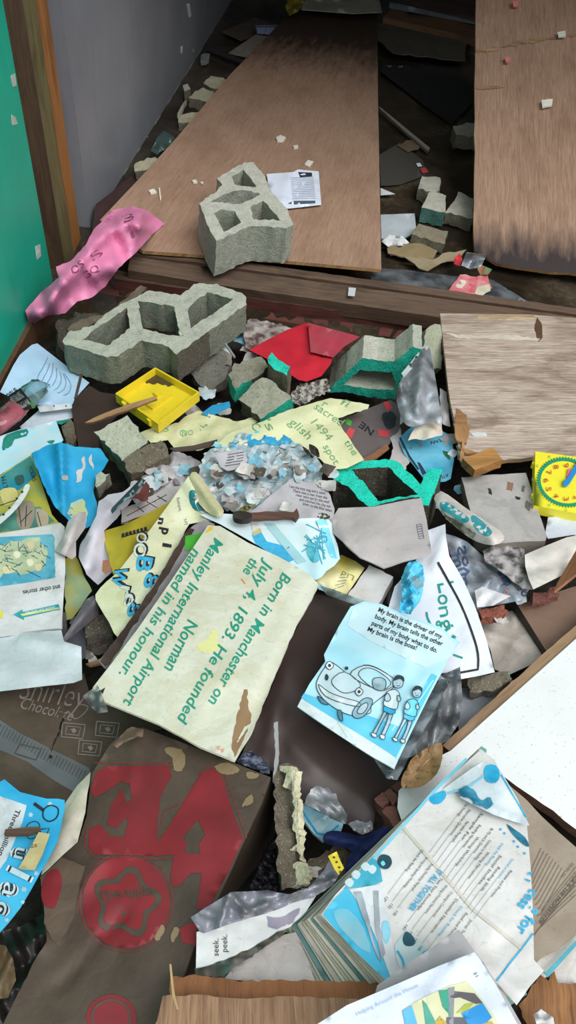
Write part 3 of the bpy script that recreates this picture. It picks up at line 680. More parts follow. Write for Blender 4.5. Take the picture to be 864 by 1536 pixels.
prism('breeze_block', 'broken breeze block with a bright turquoise face, right of centre', 'concrete block', zt([(120, 318), (230, 292), (395, 275), (470, 290), (540, 360), (605, 425), (650, 333), (732, 330), (700, 440), (655, 552), (620, 550), (590, 500), (540, 505), (400, 535), (290, 560), (240, 520), (170, 440), (120, 412), (78, 405)]), Bq, .08,
      [concrete('#1bd9bd', '#14b09a'), concrete('#4d483c', '#2f2b23')], holes=[zt([(185, 340), (260, 330), (410, 323), (490, 400), (588, 485), (480, 500), (345, 527), (290, 450), (230, 380)])], rough=.003, res=5, layers=5, torn=.7, sharp=50)
# loose chunks of the heap
chunk('flat grey concrete slab under the right end of the large breeze block', [(287, 558), (300, 540), (334, 523), (347, 545), (338, 570), (313, 588), (297, 576)], .015, .03, [concrete('#77746a', '#55524a'), CHUNKD], dz=(0, .03, 0))
chunk('concrete chunk with a green painted end, left of the red sheet', [(343, 563), (350, 545), (392, 535), (404, 551), (378, 570), (352, 582)], .08, .05, [concrete('#8f8b7a', '#57513f'), concrete('#4b4436', '#2a251c')], edge={4: GRN, 5: GRN}, dz=(0, .02, 0))
chunk('pale square concrete chunk with a green edge, right of the yellow tray', [(359, 598), (382, 572), (402, 567), (438, 597), (390, 628)], .085, .045, [concrete('#a3a28f', '#757362'), concrete('#5d5546', '#3a3429')], edge={3: GRN}, dz=(0, .02, .02))
chunk('brown concrete slab on edge with a bright turquoise end, beside the red sheet', [(401, 538), (408, 530), (436, 551), (430, 564), (402, 547)], .145, .09, [TURQ, BROWNC], dz=(0, 0, 0), nrm=(-.10, .25, 1))
chunk('pale concrete cube with a broken dark side, left below the yellow tray', [(143, 648), (190, 625), (222, 660), (184, 692)], .10, .075, [concrete('#b5b6a2', '#8b8c78'), concrete('#5f5848', '#3c362a')], dz=(.0, .03, .0), nrm=(-.22, -.10, 1), edge={3: concrete('#7d8a74', '#566150')})
chunk('dark rough concrete piece against the pale cube left of centre', [(184, 690), (205, 674), (240, 661), (252, 672), (256, 684), (225, 700), (196, 712)], .085, .06, [concrete('#6f6656', '#3f382c')], dz=(0, .02, 0))
chunk('small brown concrete bit at the left under the printed sheets', [(92, 640), (108, 628), (112, 648), (98, 658)], .06, .04, [BROWNC])
chunk('small pale wedge of concrete beside the blue sheet', [(142, 712), (150, 709), (166, 710), (148, 731), (143, 728)], .08, .03, [concrete('#b5b8a6', '#8a8c7a'), CHUNKD])
chunk('dark rough brick end left of the handwritten board', [(128, 955), (168, 948), (173, 972), (130, 980)], .03, .05, [concrete('#5b554a', '#332e26')], dz=(.02, .02, -.03))
chunk('brown rough brick with a green painted corner under the white poster', [(702, 1018), (720, 1012), (765, 1006), (768, 1018), (740, 1036), (706, 1041)], .055, .05, [concrete('#7a7362', '#453f33')], dz=(0, .02, 0), edge={2: GRN})
zk = lambda L: [(360+X/4, 1130+Y/4) for X, Y in L]
kb = chunk('narrow concrete slab with cream mortar, standing between the brown box and the black bag', zk([(212, 120), (240, 75), (285, 68), (338, 100), (328, 200), (345, 330), (355, 520), (368, 655), (420, 715), (370, 790), (240, 815), (225, 600), (205, 400)]), .115, .09, [concrete('#6b6354', '#443d31'), concrete('#77705f', '#4a4335')], dz=(.02, .0, -.02), nrm=tuple((EYE-at(430, 1240, .45)).normalized()+V((-.06, .05, 0))))
ksp = Plane([(412, 1150, .132), (449, 1290, .118), (425, 1325, .092)])
CREAM = concrete('#d9d2b2', '#b5ad8c')
for poly in [[(240, 80), (285, 70), (338, 100), (328, 200), (345, 330), (356, 520), (366, 650), (352, 640), (340, 560), (300, 585), (240, 590), (238, 575), (310, 570), (338, 540), (325, 400), (318, 250), (308, 160), (270, 210), (255, 200), (275, 120), (235, 110)],
             [(238, 668), (300, 662), (366, 655), (420, 715), (370, 790), (290, 800), (330, 760), (330, 690), (244, 700)]]:
    prism('mortar', None, None, zk(poly), ksp, .012, [CREAM], parent=kb, rough=.003, torn=2, res=5, part_label='cream mortar smear')
# ================================================================== the litter: left and middle of the heap
KRAFT = paper('#55483c', '#2b231d', .5); WPAP = paper('#d4d9dd', '#7d7566', .3); GPAP = paper('#bdb6b3', '#7a7068', .35); CREAMP = paper('#d9d6b4', '#a39a62', .45)
IDK = ink('#23262a'); IGY = ink('#6f757c')
# pink bag hung over the sill corner
pk = Sheet('pink_plastic_bag', 'crumpled pink plastic bag lying over the sill against the green wall', 'plastic bag', [(38, 466), (60, 440), (88, 416), (84, 400), (105, 392), (128, 368), (140, 345), (168, 316), (200, 309), (222, 316), (247, 336), (228, 352), (205, 378), (178, 402), (158, 430), (138, 446), (116, 452), (98, 470), (70, 474), (54, 484), (51, 496), (44, 484)], .0,
      paper('#dd86ac', '#a8587c', .3, .4), ctrl=[(40, 470, .12), (52, 492, .04), (100, 420, .20), (168, 318, .16), (190, 340, .22), (245, 336, .09), (150, 400, .20), (110, 450, .13), (160, 430, .10)], creases=[(165, 340, 60, 470, .035, 16), (210, 320, 200, 370, .03, 14), (180, 330, 225, 345, .025, 10), (120, 390, 150, 430, .02, 10), (95, 420, 70, 470, .025, 10)], crump=(.016, 34), torn=.6, res=6, absz=.02)
PKI = ink('#8a3f66')
for st, a, b, h in [('B', (186, 334), (203, 328), 11), ('S', (140, 392), (156, 381), 12), ('OS', (112, 412), (128, 398), 12), ('GQ', (128, 420), (150, 404), 11), ('HVOM', (164, 334), (169, 318), 8), ('1', (198, 358), (203, 356), 10)]: pk.text('lettering', st, a, b, h, PKI)
# far left papers
lp1 = Sheet('lined_page', 'pale blue lined page at the left, half under the crushed bottle', 'paper', [(48, 517), (56, 515), (96, 546), (134, 574), (112, 598), (109, 606), (60, 608), (8, 592), (0, 588), (20, 548), (30, 532)], .03, paper('#b4d0ea', '#8095a8', .3), crump=(.006, 50), creases=[(50, 540, 110, 590, .012, 14)])
for i in range(7): lp1.line('ruled_lines', smooth_poly([(72-i*4+i*8, 536+i*4), (64+i*7, 552+i*4), (58+i*7.5, 562+i*4.5), (56+i*6, 570+i*4)], 4, False), 1, ink('#5d7ea2'))
Sheet('folded_page', 'white page with a punched edge strip under the crushed bottle', 'paper', [(30, 640), (62, 612), (108, 604), (109, 627), (84, 632), (34, 646)], .015, paper('#c7ced8', '#7d828a', .3), crump=(.004, 40))
st = Sheet('punched_strip', 'narrow white strip with punched holes right of the crushed bottle', 'paper', [(56, 609), (108, 605), (108, 612), (60, 618)], .04, paper('#d9dce0'), crump=(.001, 60))
for x in (80, 98): st.fill('punched_hole', [(x, 608), (x+2, 608), (x+2, 610), (x, 610)], IDK, k=2)
cy = Sheet('cyan_page', 'light cyan page with dark green shapes at the left edge', 'paper', [(0, 654), (30, 644), (84, 631), (95, 660), (88, 668), (48, 682), (0, 712), (-20, 720), (-20, 660)], .045, wash('#a9d8e8', '#c8d6da', 18), crump=(.006, 50))
for poly in ([(4, 664), (10, 652), (40, 643), (40, 654), (22, 659), (18, 668), (4, 676)], [(84, 632), (96, 630), (106, 628), (92, 637)], [(70, 662), (82, 660), (78, 666)]): cy.fill('printed_shape', poly, ink('#1d7a6c'), smooth=2)
rid = Sheet('ridged_cardboard', 'dark brown ridged cardboard left of the pale concrete cube', 'cardboard', [(107, 613), (114, 596), (134, 578), (150, 588), (178, 592), (196, 602), (160, 640), (148, 655), (150, 674), (118, 671)], .035, paper('#3d2d28', '#231a17', .4), creases=[(110+i*8, 612, 120+i*8, 672, .007, 4) for i in range(6)], crump=(.002, 60), res=4, thick=.003)
bl = Sheet('blue_folder', 'glossy bright blue folded cover left of the pale concrete cube', 'booklet', [(47, 680), (70, 668), (91, 663), (112, 670), (151, 673), (163, 690), (150, 712), (140, 735), (146, 760), (150, 782), (130, 792), (104, 782), (84, 762), (66, 728), (54, 700)], .06, wash('#1a90c0', '#3aa6d0', 9), ctrl=[(50, 682, .03), (90, 665, .05), (150, 674, .0), (140, 780, -.01), (75, 750, -.01)], creases=[(90, 664, 96, 770, .03, 12), (50, 684, 80, 760, .025, 9)], crump=(.004, 50), torn=.8, res=6)
for poly in ([(115, 706), (124, 703), (121, 722), (114, 724)], [(93, 714), (101, 713), (102, 720), (94, 720)], [(122, 690), (126, 684), (128, 700), (124, 706)], [(133, 690), (137, 680), (140, 705)]): bl.fill('scuff', poly, paper('#c8c2ba'), torn=1.5, res=4)
bl.fill('faded_edge', [(100, 770), (106, 755), (124, 748), (132, 770), (128, 788), (112, 784)], wash('#c8c88a', '#9ec2c8', 20), torn=2)
yc = Sheet('storybook_cover', 'yellow and teal picture cover at the left edge beside the blue folder', 'booklet', [(-10, 722), (10, 706), (47, 682), (58, 712), (66, 736), (78, 772), (90, 786), (60, 792), (0, 800), (-10, 800)], .05, wash('#b4a838', '#8d9a5a', 9), crump=(.005, 50))
yc.fill('picture', [(-8, 724), (10, 708), (46, 684), (55, 712), (38, 728), (14, 742), (-8, 752)], wash('#1f7d97', '#4f8f80', 10), torn=1); yc.fill('picture', [(-8, 776), (20, 762), (60, 760), (82, 782), (60, 790), (0, 798)], wash('#5a8f80', '#3f6f68', 20), k=1)
for poly, m in (([(24, 756), (48, 752), (52, 772), (44, 792), (28, 790)], paper('#a09080')), ([(54, 764), (70, 768), (72, 786), (58, 790)], paper('#b5a58c')), ([(0, 736), (22, 732), (26, 748), (8, 758)], paper('#cfc27a')), ([(22, 716), (34, 712), (36, 724), (26, 728)], ink('#2a4a48'))): yc.fill('picture', poly, m, k=2, smooth=3)
for p in ([(28, 760), (32, 790)], [(40, 758), (38, 790)], [(48, 766), (30, 784)], [(56, 768), (62, 790)], [(0, 758), (30, 748)]): yc.line('picture', p, 1.2, IDK, 3)
yc.text('lettering', 'YOURS', (42, 700), (49, 722), 6, IDK, k=3); yc.text('lettering', 'LTM', (12, 730), (8, 714), 7, IDK, k=3)
ps = Sheet('punched_strip', 'curved white strip with punched holes over the yellow and teal cover', 'paper', smooth_poly([(-6, 780), (14, 764), (32, 740), (38, 727), (45, 729), (36, 748), (18, 770), (-6, 790)], 3), .085, paper('#cfd6d2'), crump=(0, 60), res=6)
for x, y in ((5, 772), (14, 762), (25, 748), (33, 738)): ps.fill('punched_hole', [(x-2, y), (x, y-2.5), (x+2.5, y-.5), (x, y+2)], IDK, k=2)
so = Sheet('story_page', 'white cover page with a blue picture printed upside down at the left edge', 'booklet', [(-12, 802), (50, 792), (90, 784), (97, 790), (98, 858), (92, 942), (50, 946), (0, 953), (-12, 954)], .075, paper('#cfd0d0', '#8d877c', .4), ctrl=[(0, 800, .02), (95, 788, .015), (95, 940, 0), (0, 950, .0)], creases=[(90, 790, 90, 940, .008, 10)], crump=(.003, 70), thick=.004)
so.fill('picture', [(-10, 806), (30, 804), (78, 801), (82, 806), (83, 866), (40, 874), (-10, 881)], wash('#3f93ad', '#6fb0bf', 14), k=1)
so.fill('picture', [(-10, 818), (22, 812), (60, 806), (72, 830), (66, 852), (30, 862), (8, 856), (-10, 874)], wash('#c9cba4', '#9fae8e', 26), k=2, torn=3)
rr = random.Random(4)
for i in range(26):
    x, y = rr.uniform(0, 68), rr.uniform(814, 862); so.line('picture', [(x, y), (x+rr.uniform(-10, 10), y+rr.uniform(-10, 10)), (x+rr.uniform(-10, 12), y+rr.uniform(-8, 10))], 1, ink('#2f5560'), 3)
for i in range(6):
    x, y = rr.uniform(4, 66), rr.uniform(816, 856); so.fill('picture', [(x-5, y-3), (x+3, y-5), (x+6, y+2), (x-1, y+6)], rr.choice([ink('#2a6d8a'), paper('#e2dfc0'), paper('#d8c9a0')]), k=3, smooth=3)
so.text('lettering', 'and other stories', (90, 877), (34, 886), 7, IDK, k=2, bold=.01)
so.fill('printed_arrow', [(20, 922), (34, 914), (34, 918), (88, 906), (90, 914), (36, 926), (36, 930)], ink('#2a8d93'), k=2); so.fill('printed_arrow', [(30, 921), (88, 911), (89, 913), (34, 924)], paper('#c6cf8a'), k=3)
so.text('lettering', 'more fun stories', (82, 909), (38, 918), 4, paper('#e8eceb'), k=4, mirror=False); so.fill('printed_shape', [(-6, 918), (3, 916), (4, 926), (-6, 928)], wash('#d8cf4a', '#cfc84a', 9), k=2, smooth=3)
ws = Sheet('white_sheet', 'blank white folded sheet below the upside-down picture cover', 'paper', [(-12, 953), (48, 948), (92, 945), (96, 962), (122, 970), (123, 1019), (110, 1024), (66, 1029), (-12, 1038)], .065, paper('#c6ced2', '#8a8e8c', .3), ctrl=[(0, 952, 0), (92, 946, .02), (122, 972, .035), (122, 1018, .03), (0, 1035, .02)], creases=[(0, 1000, 70, 1012, .008, 22), (30, 958, 118, 972, .012, 12)], crump=(.004, 70))
# green underlayer, curls and cones
Sheet('green_page', 'stained green and yellow page between the white cover and the curled white sheet', 'paper', [(98, 838), (112, 832), (122, 852), (138, 886), (126, 902), (108, 928), (98, 930)], .04, wash('#7fa088', '#b5a83c', 16), crump=(.008, 40), torn=1.5)
Sheet('curled_page', 'curled white page end below the blue folder', 'paper', [(82, 826), (94, 806), (102, 782), (118, 768), (129, 768), (128, 792), (114, 812), (114, 834), (108, 839), (94, 832)], .10, GPAP, ctrl=[(82, 826, -.01), (128, 770, .0), (110, 838, -.02), (105, 800, .02)], creases=[(120, 770, 96, 828, .03, 16)], crump=(.004, 30), res=6)
Sheet('curled_page', 'large curled lavender white page left of the yellow sheet', 'paper', [(148, 752), (162, 742), (184, 738), (206, 722), (216, 716), (204, 740), (184, 768), (156, 796), (160, 826), (168, 858), (147, 877), (130, 862), (118, 836), (120, 818), (136, 790), (145, 772)], .058, paper('#cfcbd4', '#8a8288', .3), ctrl=[(118, 830, .0), (150, 755, .0), (160, 800, .02), (147, 876, -.02), (210, 720, .0)], creases=[(150, 760, 130, 850, .03, 20)], crump=(.006, 40), res=7, torn=.6)
Sheet('brown_tag', 'small brown tag on the curled lavender page', 'tag', [(154, 841), (164, 839), (166, 856), (158, 861), (153, 856)], .10, paper('#a87458', '#6a4030', .4), crump=(0, 9), res=5)
Sheet('paper_cone', 'dark grey paper curled into a cone left of the BOO poster', 'paper', [(92, 962), (110, 932), (128, 900), (140, 893), (147, 906), (148, 922), (122, 944), (98, 962)], .07, paper('#6b676b', '#4a464a', .4), ctrl=[(92, 962, -.01), (135, 898, .0), (148, 922, -.02), (125, 925, .015)], creases=[(94, 961, 142, 902, .025, 14)], crump=(.002, 40), res=5)
Sheet('grey_flap', 'dark grey card flap standing beside the upside-down picture cover', 'cardboard', [(90, 919), (99, 918), (101, 944), (94, 962), (91, 950)], .06, paper('#4c474a'), crump=(.003, 30), res=5)
Sheet('grey_sheet', 'dark lavender sheet under the grey paper cone', 'paper', [(96, 962), (122, 944), (150, 924), (162, 946), (130, 950), (128, 985), (122, 990), (120, 970)], .02, paper('#5c5862', '#3a363c', .4), crump=(.005, 40))
Sheet('wood_splinter', 'pale brown splinter at the left edge of the handwritten board', 'splinter', [(128, 996), (150, 988), (164, 988), (160, 993), (136, 998)], .055, wood('#8f6f50', '#a98660'), crump=(0, 9), thick=.005)
# black and white strip, maroon scrap, table page
bs = Sheet('striped_strip', 'black and white striped strip below the pale concrete cube', 'strip', [(166, 766), (174, 748), (206, 714), (218, 720), (200, 742), (178, 760), (168, 770)], .135, IDK, ctrl=[(166, 766, -.01), (214, 717, .0), (190, 742, .01)], crump=(.002, 40), res=5)
bs.fill('white_stripe', [(170, 766), (180, 754), (205, 728), (214, 718), (217, 721), (198, 744), (174, 764)], WPAP)
Sheet('maroon_scrap', 'torn maroon scrap beside the black and white strip', 'scrap', [(194, 748), (210, 738), (219, 722), (224, 728), (222, 750), (212, 752), (206, 748)], .105, paper('#6d3e38', '#3f2422', .4), crump=(.006, 20), torn=1, res=5)
tp = Sheet('table_page', 'dirty white page with a ruled table above the yellow sheet', 'paper', [(182, 764), (212, 752), (250, 732), (276, 728), (262, 748), (220, 772), (182, 784)], .065, GPAP, crump=(.006, 40), torn=1)
for p in ([(190, 774), (250, 742)], [(220, 752), (236, 762)], [(236, 744), (250, 752)], [(206, 760), (216, 768)]): tp.line('ruled_lines', p, 1, IDK)
Sheet('grey_paper', 'torn lilac-white paper mass below the broken side of the pale cube', 'paper', [(226, 704), (246, 688), (262, 676), (286, 684), (302, 694), (298, 722), (272, 740), (246, 738), (228, 750), (212, 742), (216, 718)], .048, paper('#bdb7ba', '#6d645e', .5), creases=[(230, 700, 290, 730, .014, 12), (262, 680, 250, 736, .012, 10)], crump=(.012, 22), torn=1.5, res=5)
Sheet('blue_scrap', 'blue sliver of card under the pale chunk with the green edge', 'scrap', [(302, 620), (318, 608), (344, 602), (346, 610), (330, 618), (314, 626)], .055, paper('#2f93c0', '#2a4a5a', .3), crump=(.003, 20), res=5)
Sheet('page_block', 'dirty edge of torn cream pages behind the yellow sheet', 'paper', [(182, 786), (184, 762), (206, 756), (236, 744), (240, 750), (214, 768), (190, 786)], .058, paper('#a8a394', '#5c564a', .6), crump=(.008, 18), torn=1, res=5)
# yellow sheet and BOO poster
ye = Sheet('yellow_sheet', 'yellow sheet with black print tucked behind the cream BOO poster', 'paper', [(153, 797), (184, 788), (222, 770), (258, 751), (268, 758), (246, 796), (216, 822), (190, 846), (170, 862), (166, 850)], .075, wash('#c2b23a', '#a89a2e', 8), ctrl=[(153, 797, .0), (258, 752, .0), (170, 860, .0)], creases=[(200, 780, 180, 850, .01, 16)], crump=(.004, 50))
for i in range(7): ye.fill('lettering', [(182+i*5.6, 801-i*1.6), (186+i*5.6, 799-i*1.6), (187+i*5.6, 804-i*1.6), (183+i*5.6, 806-i*1.6)], IDK, k=2, res=3)
ye.line('lettering', [(182, 806), (222, 795)], 1.5, IDK)
po = Sheet('cream_poster', 'cream poster with blue and black block letters, left of the handwritten board', 'poster', smooth_poly([(143, 892), (160, 872), (178, 856), (218, 804), (252, 758), (276, 724), (287, 712), (300, 726), (316, 752), (334, 772), (318, 782), (284, 786), (272, 812), (250, 852), (222, 896), (200, 926), (178, 957), (164, 934), (148, 908)], 2), .100, paper('#d5d8b8', '#b9ae5a', .45), ctrl=[(145, 892, -.01), (178, 955, .0), (286, 714, .03), (330, 772, .0), (230, 830, .005)], creases=[(150, 905, 205, 900, .006, 20), (280, 716, 312, 780, .02, 14), (220, 806, 262, 836, .006, 16)], crump=(.005, 46), res=8)
SKY = ink('#3a9fc6')
for ch, a, b, h, m in [('B', (207, 833), (203, 856), 24, 0), ('O', (203, 813), (199, 835), 19, 1), ('O', (208, 797), (203, 812), 15, 1), ('8', (220, 859), (214, 880), 21, 0), ('W', (173, 849), (166, 878), 20, 0), ('r', (181, 877), (177, 893), 22, 1), ('e', (190, 889), (185, 908), 19, 1), ('8', (195, 903), (189, 923), 19, 0)]:
    po.text('lettering', ch, (a[0]+2.2, a[1]-1.8), (b[0]+2.2, b[1]-1.8), h, IDK, k=2, bold=.05); po.text('lettering', ch, a, b, h, SKY if m == 0 else paper('#cfd8cc'), k=3, bold=.015)
for ch, a, b, h in [('n', (239, 776), (237, 786), 10), ('p', (244, 791), (242, 801), 14), ('i', (245, 814), (244, 820), 14)]: po.text('lettering', ch, a, b, h, IDK, k=2, bold=.04)
po.text('small_print', 'fundraising', (272, 766), (268, 746), 5, IGY); po.text('small_print', 'in', (282, 786), (280, 778), 6, IGY)
rl = Sheet('rolled_edge', None, None, smooth_poly([(284, 714), (294, 708), (306, 722), (322, 746), (336, 766), (328, 776), (308, 766), (292, 744)], 2), .135, paper('#c8c29a', '#8a8458', .5), creases=[(290, 714, 330, 770, .022, 13)], crump=(0, 60), res=5, parent=po.o, part_label='rolled edge of the poster')
po.fill('picture', smooth_poly([(284, 738), (293, 736), (304, 752), (308, 764), (296, 766), (286, 758)], 3), ink('#1d6f74'), k=3); po.fill('picture', smooth_poly([(292, 752), (300, 750), (312, 768), (300, 768)], 3), paper('#d8e2de'), k=4)
# card edge under the board, with green square and yellow sliver
cu = Sheet('grey_card', 'grey card with a dark broken edge showing along the left of the handwritten board', 'cardboard', [(277, 800), (290, 788), (306, 780), (322, 786), (300, 840), (230, 930), (158, 1002), (148, 992), (176, 956), (206, 914), (248, 850)], .122, paper('#8f8a8c', '#4f484a', .5), crump=(.002, 50), thick=.004)
cu.fill('dark_edge', [(277, 800), (284, 792), (292, 794), (258, 852), (220, 910), (168, 990), (158, 1000), (150, 992), (176, 956), (206, 914), (248, 850)], paper('#3b2c26'), torn=1.5)
cu.fill('green_square', [(278, 804), (309, 798), (303, 826), (277, 826)], wash('#4fae3c', '#3f9a34', 20), k=2)
Sheet('yellow_strip', 'thin yellow strip along the top of the handwritten board', 'strip', [(314, 790), (320, 790), (318, 798), (296, 824), (284, 838), (282, 835), (300, 812)], .142, paper('#d8b93a', '#8a7420', .3), crump=(0, 9), res=6, thick=.003)
# cyan poster above the board
cp = Sheet('cyan_poster', 'pale cyan illustrated poster along the top of the handwritten board', 'poster', smooth_poly([(300, 772), (330, 770), (380, 774), (440, 778), (492, 778), (500, 800), (510, 838), (490, 856), (474, 870), (440, 852), (390, 820), (330, 786)], 2), .125, wash('#bfe2ea', '#d2dcdc', 8), ctrl=[(300, 772, .0), (490, 780, .0), (480, 868, -.01)], creases=[(320, 772, 490, 780, .012, 7), (460, 785, 480, 860, .01, 16)], crump=(.004, 44))
for poly, m in (([(378, 802), (392, 798), (400, 812), (424, 818), (440, 840), (428, 846), (384, 816)], SKY), ([(378, 798), (390, 792), (393, 798), (380, 804)], paper('#cfc27a')), ([(376, 784), (386, 784), (390, 792), (379, 796)], paper('#d8d8d0')), ([(395, 784), (412, 786), (460, 842), (446, 846)], wash('#8fbcc4', '#a6cdd2', 14)), ([(428, 822), (434, 820), (442, 828), (438, 832), (428, 826)], IDK)): cp.fill('picture', poly, m, k=2)
for i in range(14): cp.line('picture', [(456+rr.uniform(-4, 30), 786+rr.uniform(0, 50)), (462+rr.uniform(-4, 30), 800+rr.uniform(0, 50))], 1.4, ink('#3f9fb4'), 3)
cp.fill('picture', smooth_poly([(462, 812), (472, 820), (480, 838), (470, 844), (460, 830)], 3), wash('#3fa9be', '#7fc9d4', 30), k=2, torn=1); cp.fill('picture', [(474, 780), (490, 780), (500, 816), (506, 838), (496, 836), (484, 806)], wash('#6fcbe0', '#9fdcea', 10), k=1)
cp.line('picture', smooth_poly([(478, 806), (488, 804), (490, 812), (480, 814)], 4), 1.2, ink('#2a8da4'), 3, closed=True)
# handwritten board
hb = Sheet('handwritten_board', 'large cream board handwritten in green about Manchester and an airport', 'poster', [(312, 788), (330, 789), (372, 814), (420, 836), (462, 860), (478, 876), (468, 898), (446, 936), (424, 986), (404, 1032), (380, 1090), (352, 1141), (300, 1120), (238, 1086), (180, 1062), (134, 1044), (140, 1030), (168, 994), (206, 944), (256, 872)], .142, paper('#d3d4c2', '#b3a873', .5, .3), ctrl=[(312, 788, .0), (478, 875, .0), (352, 1140, .015), (134, 1044, .01), (300, 950, .015)], creases=[(430, 860, 280, 1100, .003, 12), (470, 880, 360, 1110, -.006, 14), (200, 960, 380, 1040, .003, 30)], crump=(.0025, 60), torn=.8, tedges={5, 6, 7, 8, 9, 10}, thick=.004)
GI = ink('#1f8a70')
for st, a, b, h in [('Born in Manchester on', (424, 858), (312, 1052), 17), ('July 4, 1893. He founded', (398, 838), (265, 1080), 17), ('the', (376, 836), (364, 858), 16), ('Norman', (282, 928), (246, 1002), 19), ('Manley International Airport', (322, 806), (184, 1054), 17), ('named in his honour.', (290, 822), (178, 1010), 16)]:
    hb.text('handwriting', st, a, b, h, GI, k=2, shear=.15, bold=.012)
hb.line('handwriting', [(362, 868), (368, 876)], 1.4, ink('#d86a3a')); hb.text('handwriting', '44', (322, 1122), (334, 1130), 8, ink('#d89a80'))
hb.fill('yellow_stain', smooth_poly([(294, 968), (312, 958), (318, 944), (328, 950), (326, 962), (334, 970), (318, 978), (304, 978)], 3), paper('#d9d896', '#c8c46a', .4), torn=2, res=5)
hb.fill('bare_wood', [(366, 1034), (371, 1034), (372, 1058), (378, 1078), (366, 1108), (352, 1136), (348, 1124), (352, 1090)], wood('#a58a68', '#8a6c4c', '#5a4430'), torn=1.5, res=6)
hb.fill('tear', [(150, 1036), (158, 1031), (154, 1041)], IDK, k=2, res=4)
Sheet('clear_film', 'clear plastic film folded over the lower left corner of the handwritten board', 'plastic film', [(124, 1044), (132, 1038), (146, 1028), (160, 1058), (162, 1068), (146, 1070), (132, 1056)], .165, film('#cfd3cc', .3), crump=(.008, 24), res=5)
# brown printed carton flattened at the left
fc = Sheet('flattened_carton', 'flattened dark brown carton with grey line print at the left edge', 'cardboard', [(-12, 1034), (70, 1026), (126, 1010), (136, 1046), (180, 1064), (246, 1090), (200, 1100), (168, 1130), (138, 1176), (120, 1200), (60, 1200), (-12, 1190)], .03, KRAFT, ctrl=[(0, 1034, 0), (240, 1088, .0), (60, 1200, .01)], creases=[(96, 1040, 80, 1130, -.008, 6)], crump=(.004, 80), thick=.004)
LG = ink('#79726c')
fc.fill('grey_band', [(-12, 1072), (30, 1100), (70, 1120), (134, 1152), (136, 1164), (118, 1192), (80, 1170), (40, 1142), (-12, 1120)], wash('#666a6c', '#585a5a', 10))
for i in range(28):
    x = 2+i*4.7; y = 1082+i*2.6; fc.line('grey_band', [(x, y+4), (x-7, y+18)], 1.4, ink('#4a4a4a'), 3)
fc.text('lettering', 'Shirley', (28, 1048), (128, 1064), 38, LG, k=2, bold=-.01, shear=.3); fc.text('lettering', 'Chocolate', (30, 1062), (108, 1082), 18, LG, k=2, shear=.3)
fc.line('lettering', smooth_poly([(102, 1066), (112, 1078), (124, 1072), (132, 1060), (118, 1056)], 4, False), 1.5, LG)
for x, y in ((110, 1096), (161, 1094), (135, 1122)):
    fc.line('printed_square', [(x-16, y-12), (x+18, y-9), (x+14, y+12), (x-18, y+9)], 1.6, LG, closed=True); fc.line('printed_square', [(x-10, y-7), (x+11, y-5), (x+8, y+7), (x-12, y+5)], 1.2, LG, closed=True)
    fc.fill('printed_square', [(x-4, y-2), (x+2, y-4), (x+5, y+1), (x, y+4)], LG, k=2, res=4)
fc.line('printed_square', [(30, 1116), (62, 1124), (54, 1140), (22, 1130)], 1.5, ink('#3a3634'), 3, closed=True)
fc.fill('torn_crack', [(94, 1076), (97, 1078), (84, 1112), (78, 1136), (73, 1138), (82, 1108)], ink('#1e1916'), k=3, torn=1, res=5)
# yellow tray with a stick across it
TY = plastic('#e0c62a', .35, .25)
TP = Plane([(173, 590, .095), (233, 551, .10), (299, 588, .10)])
TI = Plane([(173, 590, .072), (233, 551, .077), (299, 588, .077)])
tr = root('yellow_tray', TP.P(236, 594)-TP.n*.03, 'square yellow plastic tray with an inner raised square, under the large breeze block', 'tray')
tp4 = [(173, 590), (233, 551), (299, 588), (237, 636)]
prism('base', None, None, tp4, TI, .004, [TY], parent=tr, res=20)
cx_, cy_ = 236, 592
inn = [(x+(cx_-x)*.055, y+(cy_-y)*.055) for x, y in tp4]
for i in range(4):
    j = (i+1) % 4; prism('rim_wall', None, None, [tp4[i], tp4[j], inn[j], inn[i]], TP, .027, [TY], parent=tr, res=30)
TQ = Plane([(173, 590, .079), (233, 551, .084), (299, 588, .084)])
prism('raised_square', None, None, [(211, 601), (238, 580), (258, 592), (229, 613)], TQ, .007, [TY], parent=tr, res=20)
prism('button', None, None, smooth_poly([(230, 588), (237, 585), (242, 589), (236, 593)], 3), Plane([(173, 590, .088), (233, 551, .093), (299, 588, .093)]), .009, [TY], parent=tr, res=6)
tdk = Sheet('dirt', None, None, [(218, 570), (230, 560), (250, 566), (262, 578), (252, 580), (236, 574), (224, 574)], 0, paper('#4a3c22'), surf=Plane([(173, 590, .0735), (233, 551, .0785), (299, 588, .0785)]), torn=4, res=4, parent=tr, thick=.0005, part_label='dark dirt on the tray floor')
for p in ((186, 603), (224, 628)): prism('knob', None, None, smooth_poly([(p[0]-4, p[1]), (p[0], p[1]-3), (p[0]+4, p[1]+1), (p[0], p[1]+4)], 3), Plane([(173, 590, .09), (233, 551, .095), (299, 588, .095)]), .015, [TY], parent=tr, res=5)
prism('wooden_stick', 'pointed wooden stick lying across the corner of the yellow tray', 'stick', [(127, 634), (150, 622), (190, 607), (232, 594), (236, 598), (200, 612), (160, 626), (140, 633)], Plane([(127, 634, .085), (235, 596, .118), (190, 607, .109)]), .008, [wood('#8a6a48', '#a58258', '#4a3826')], grain=-20, res=8, rough=.001)
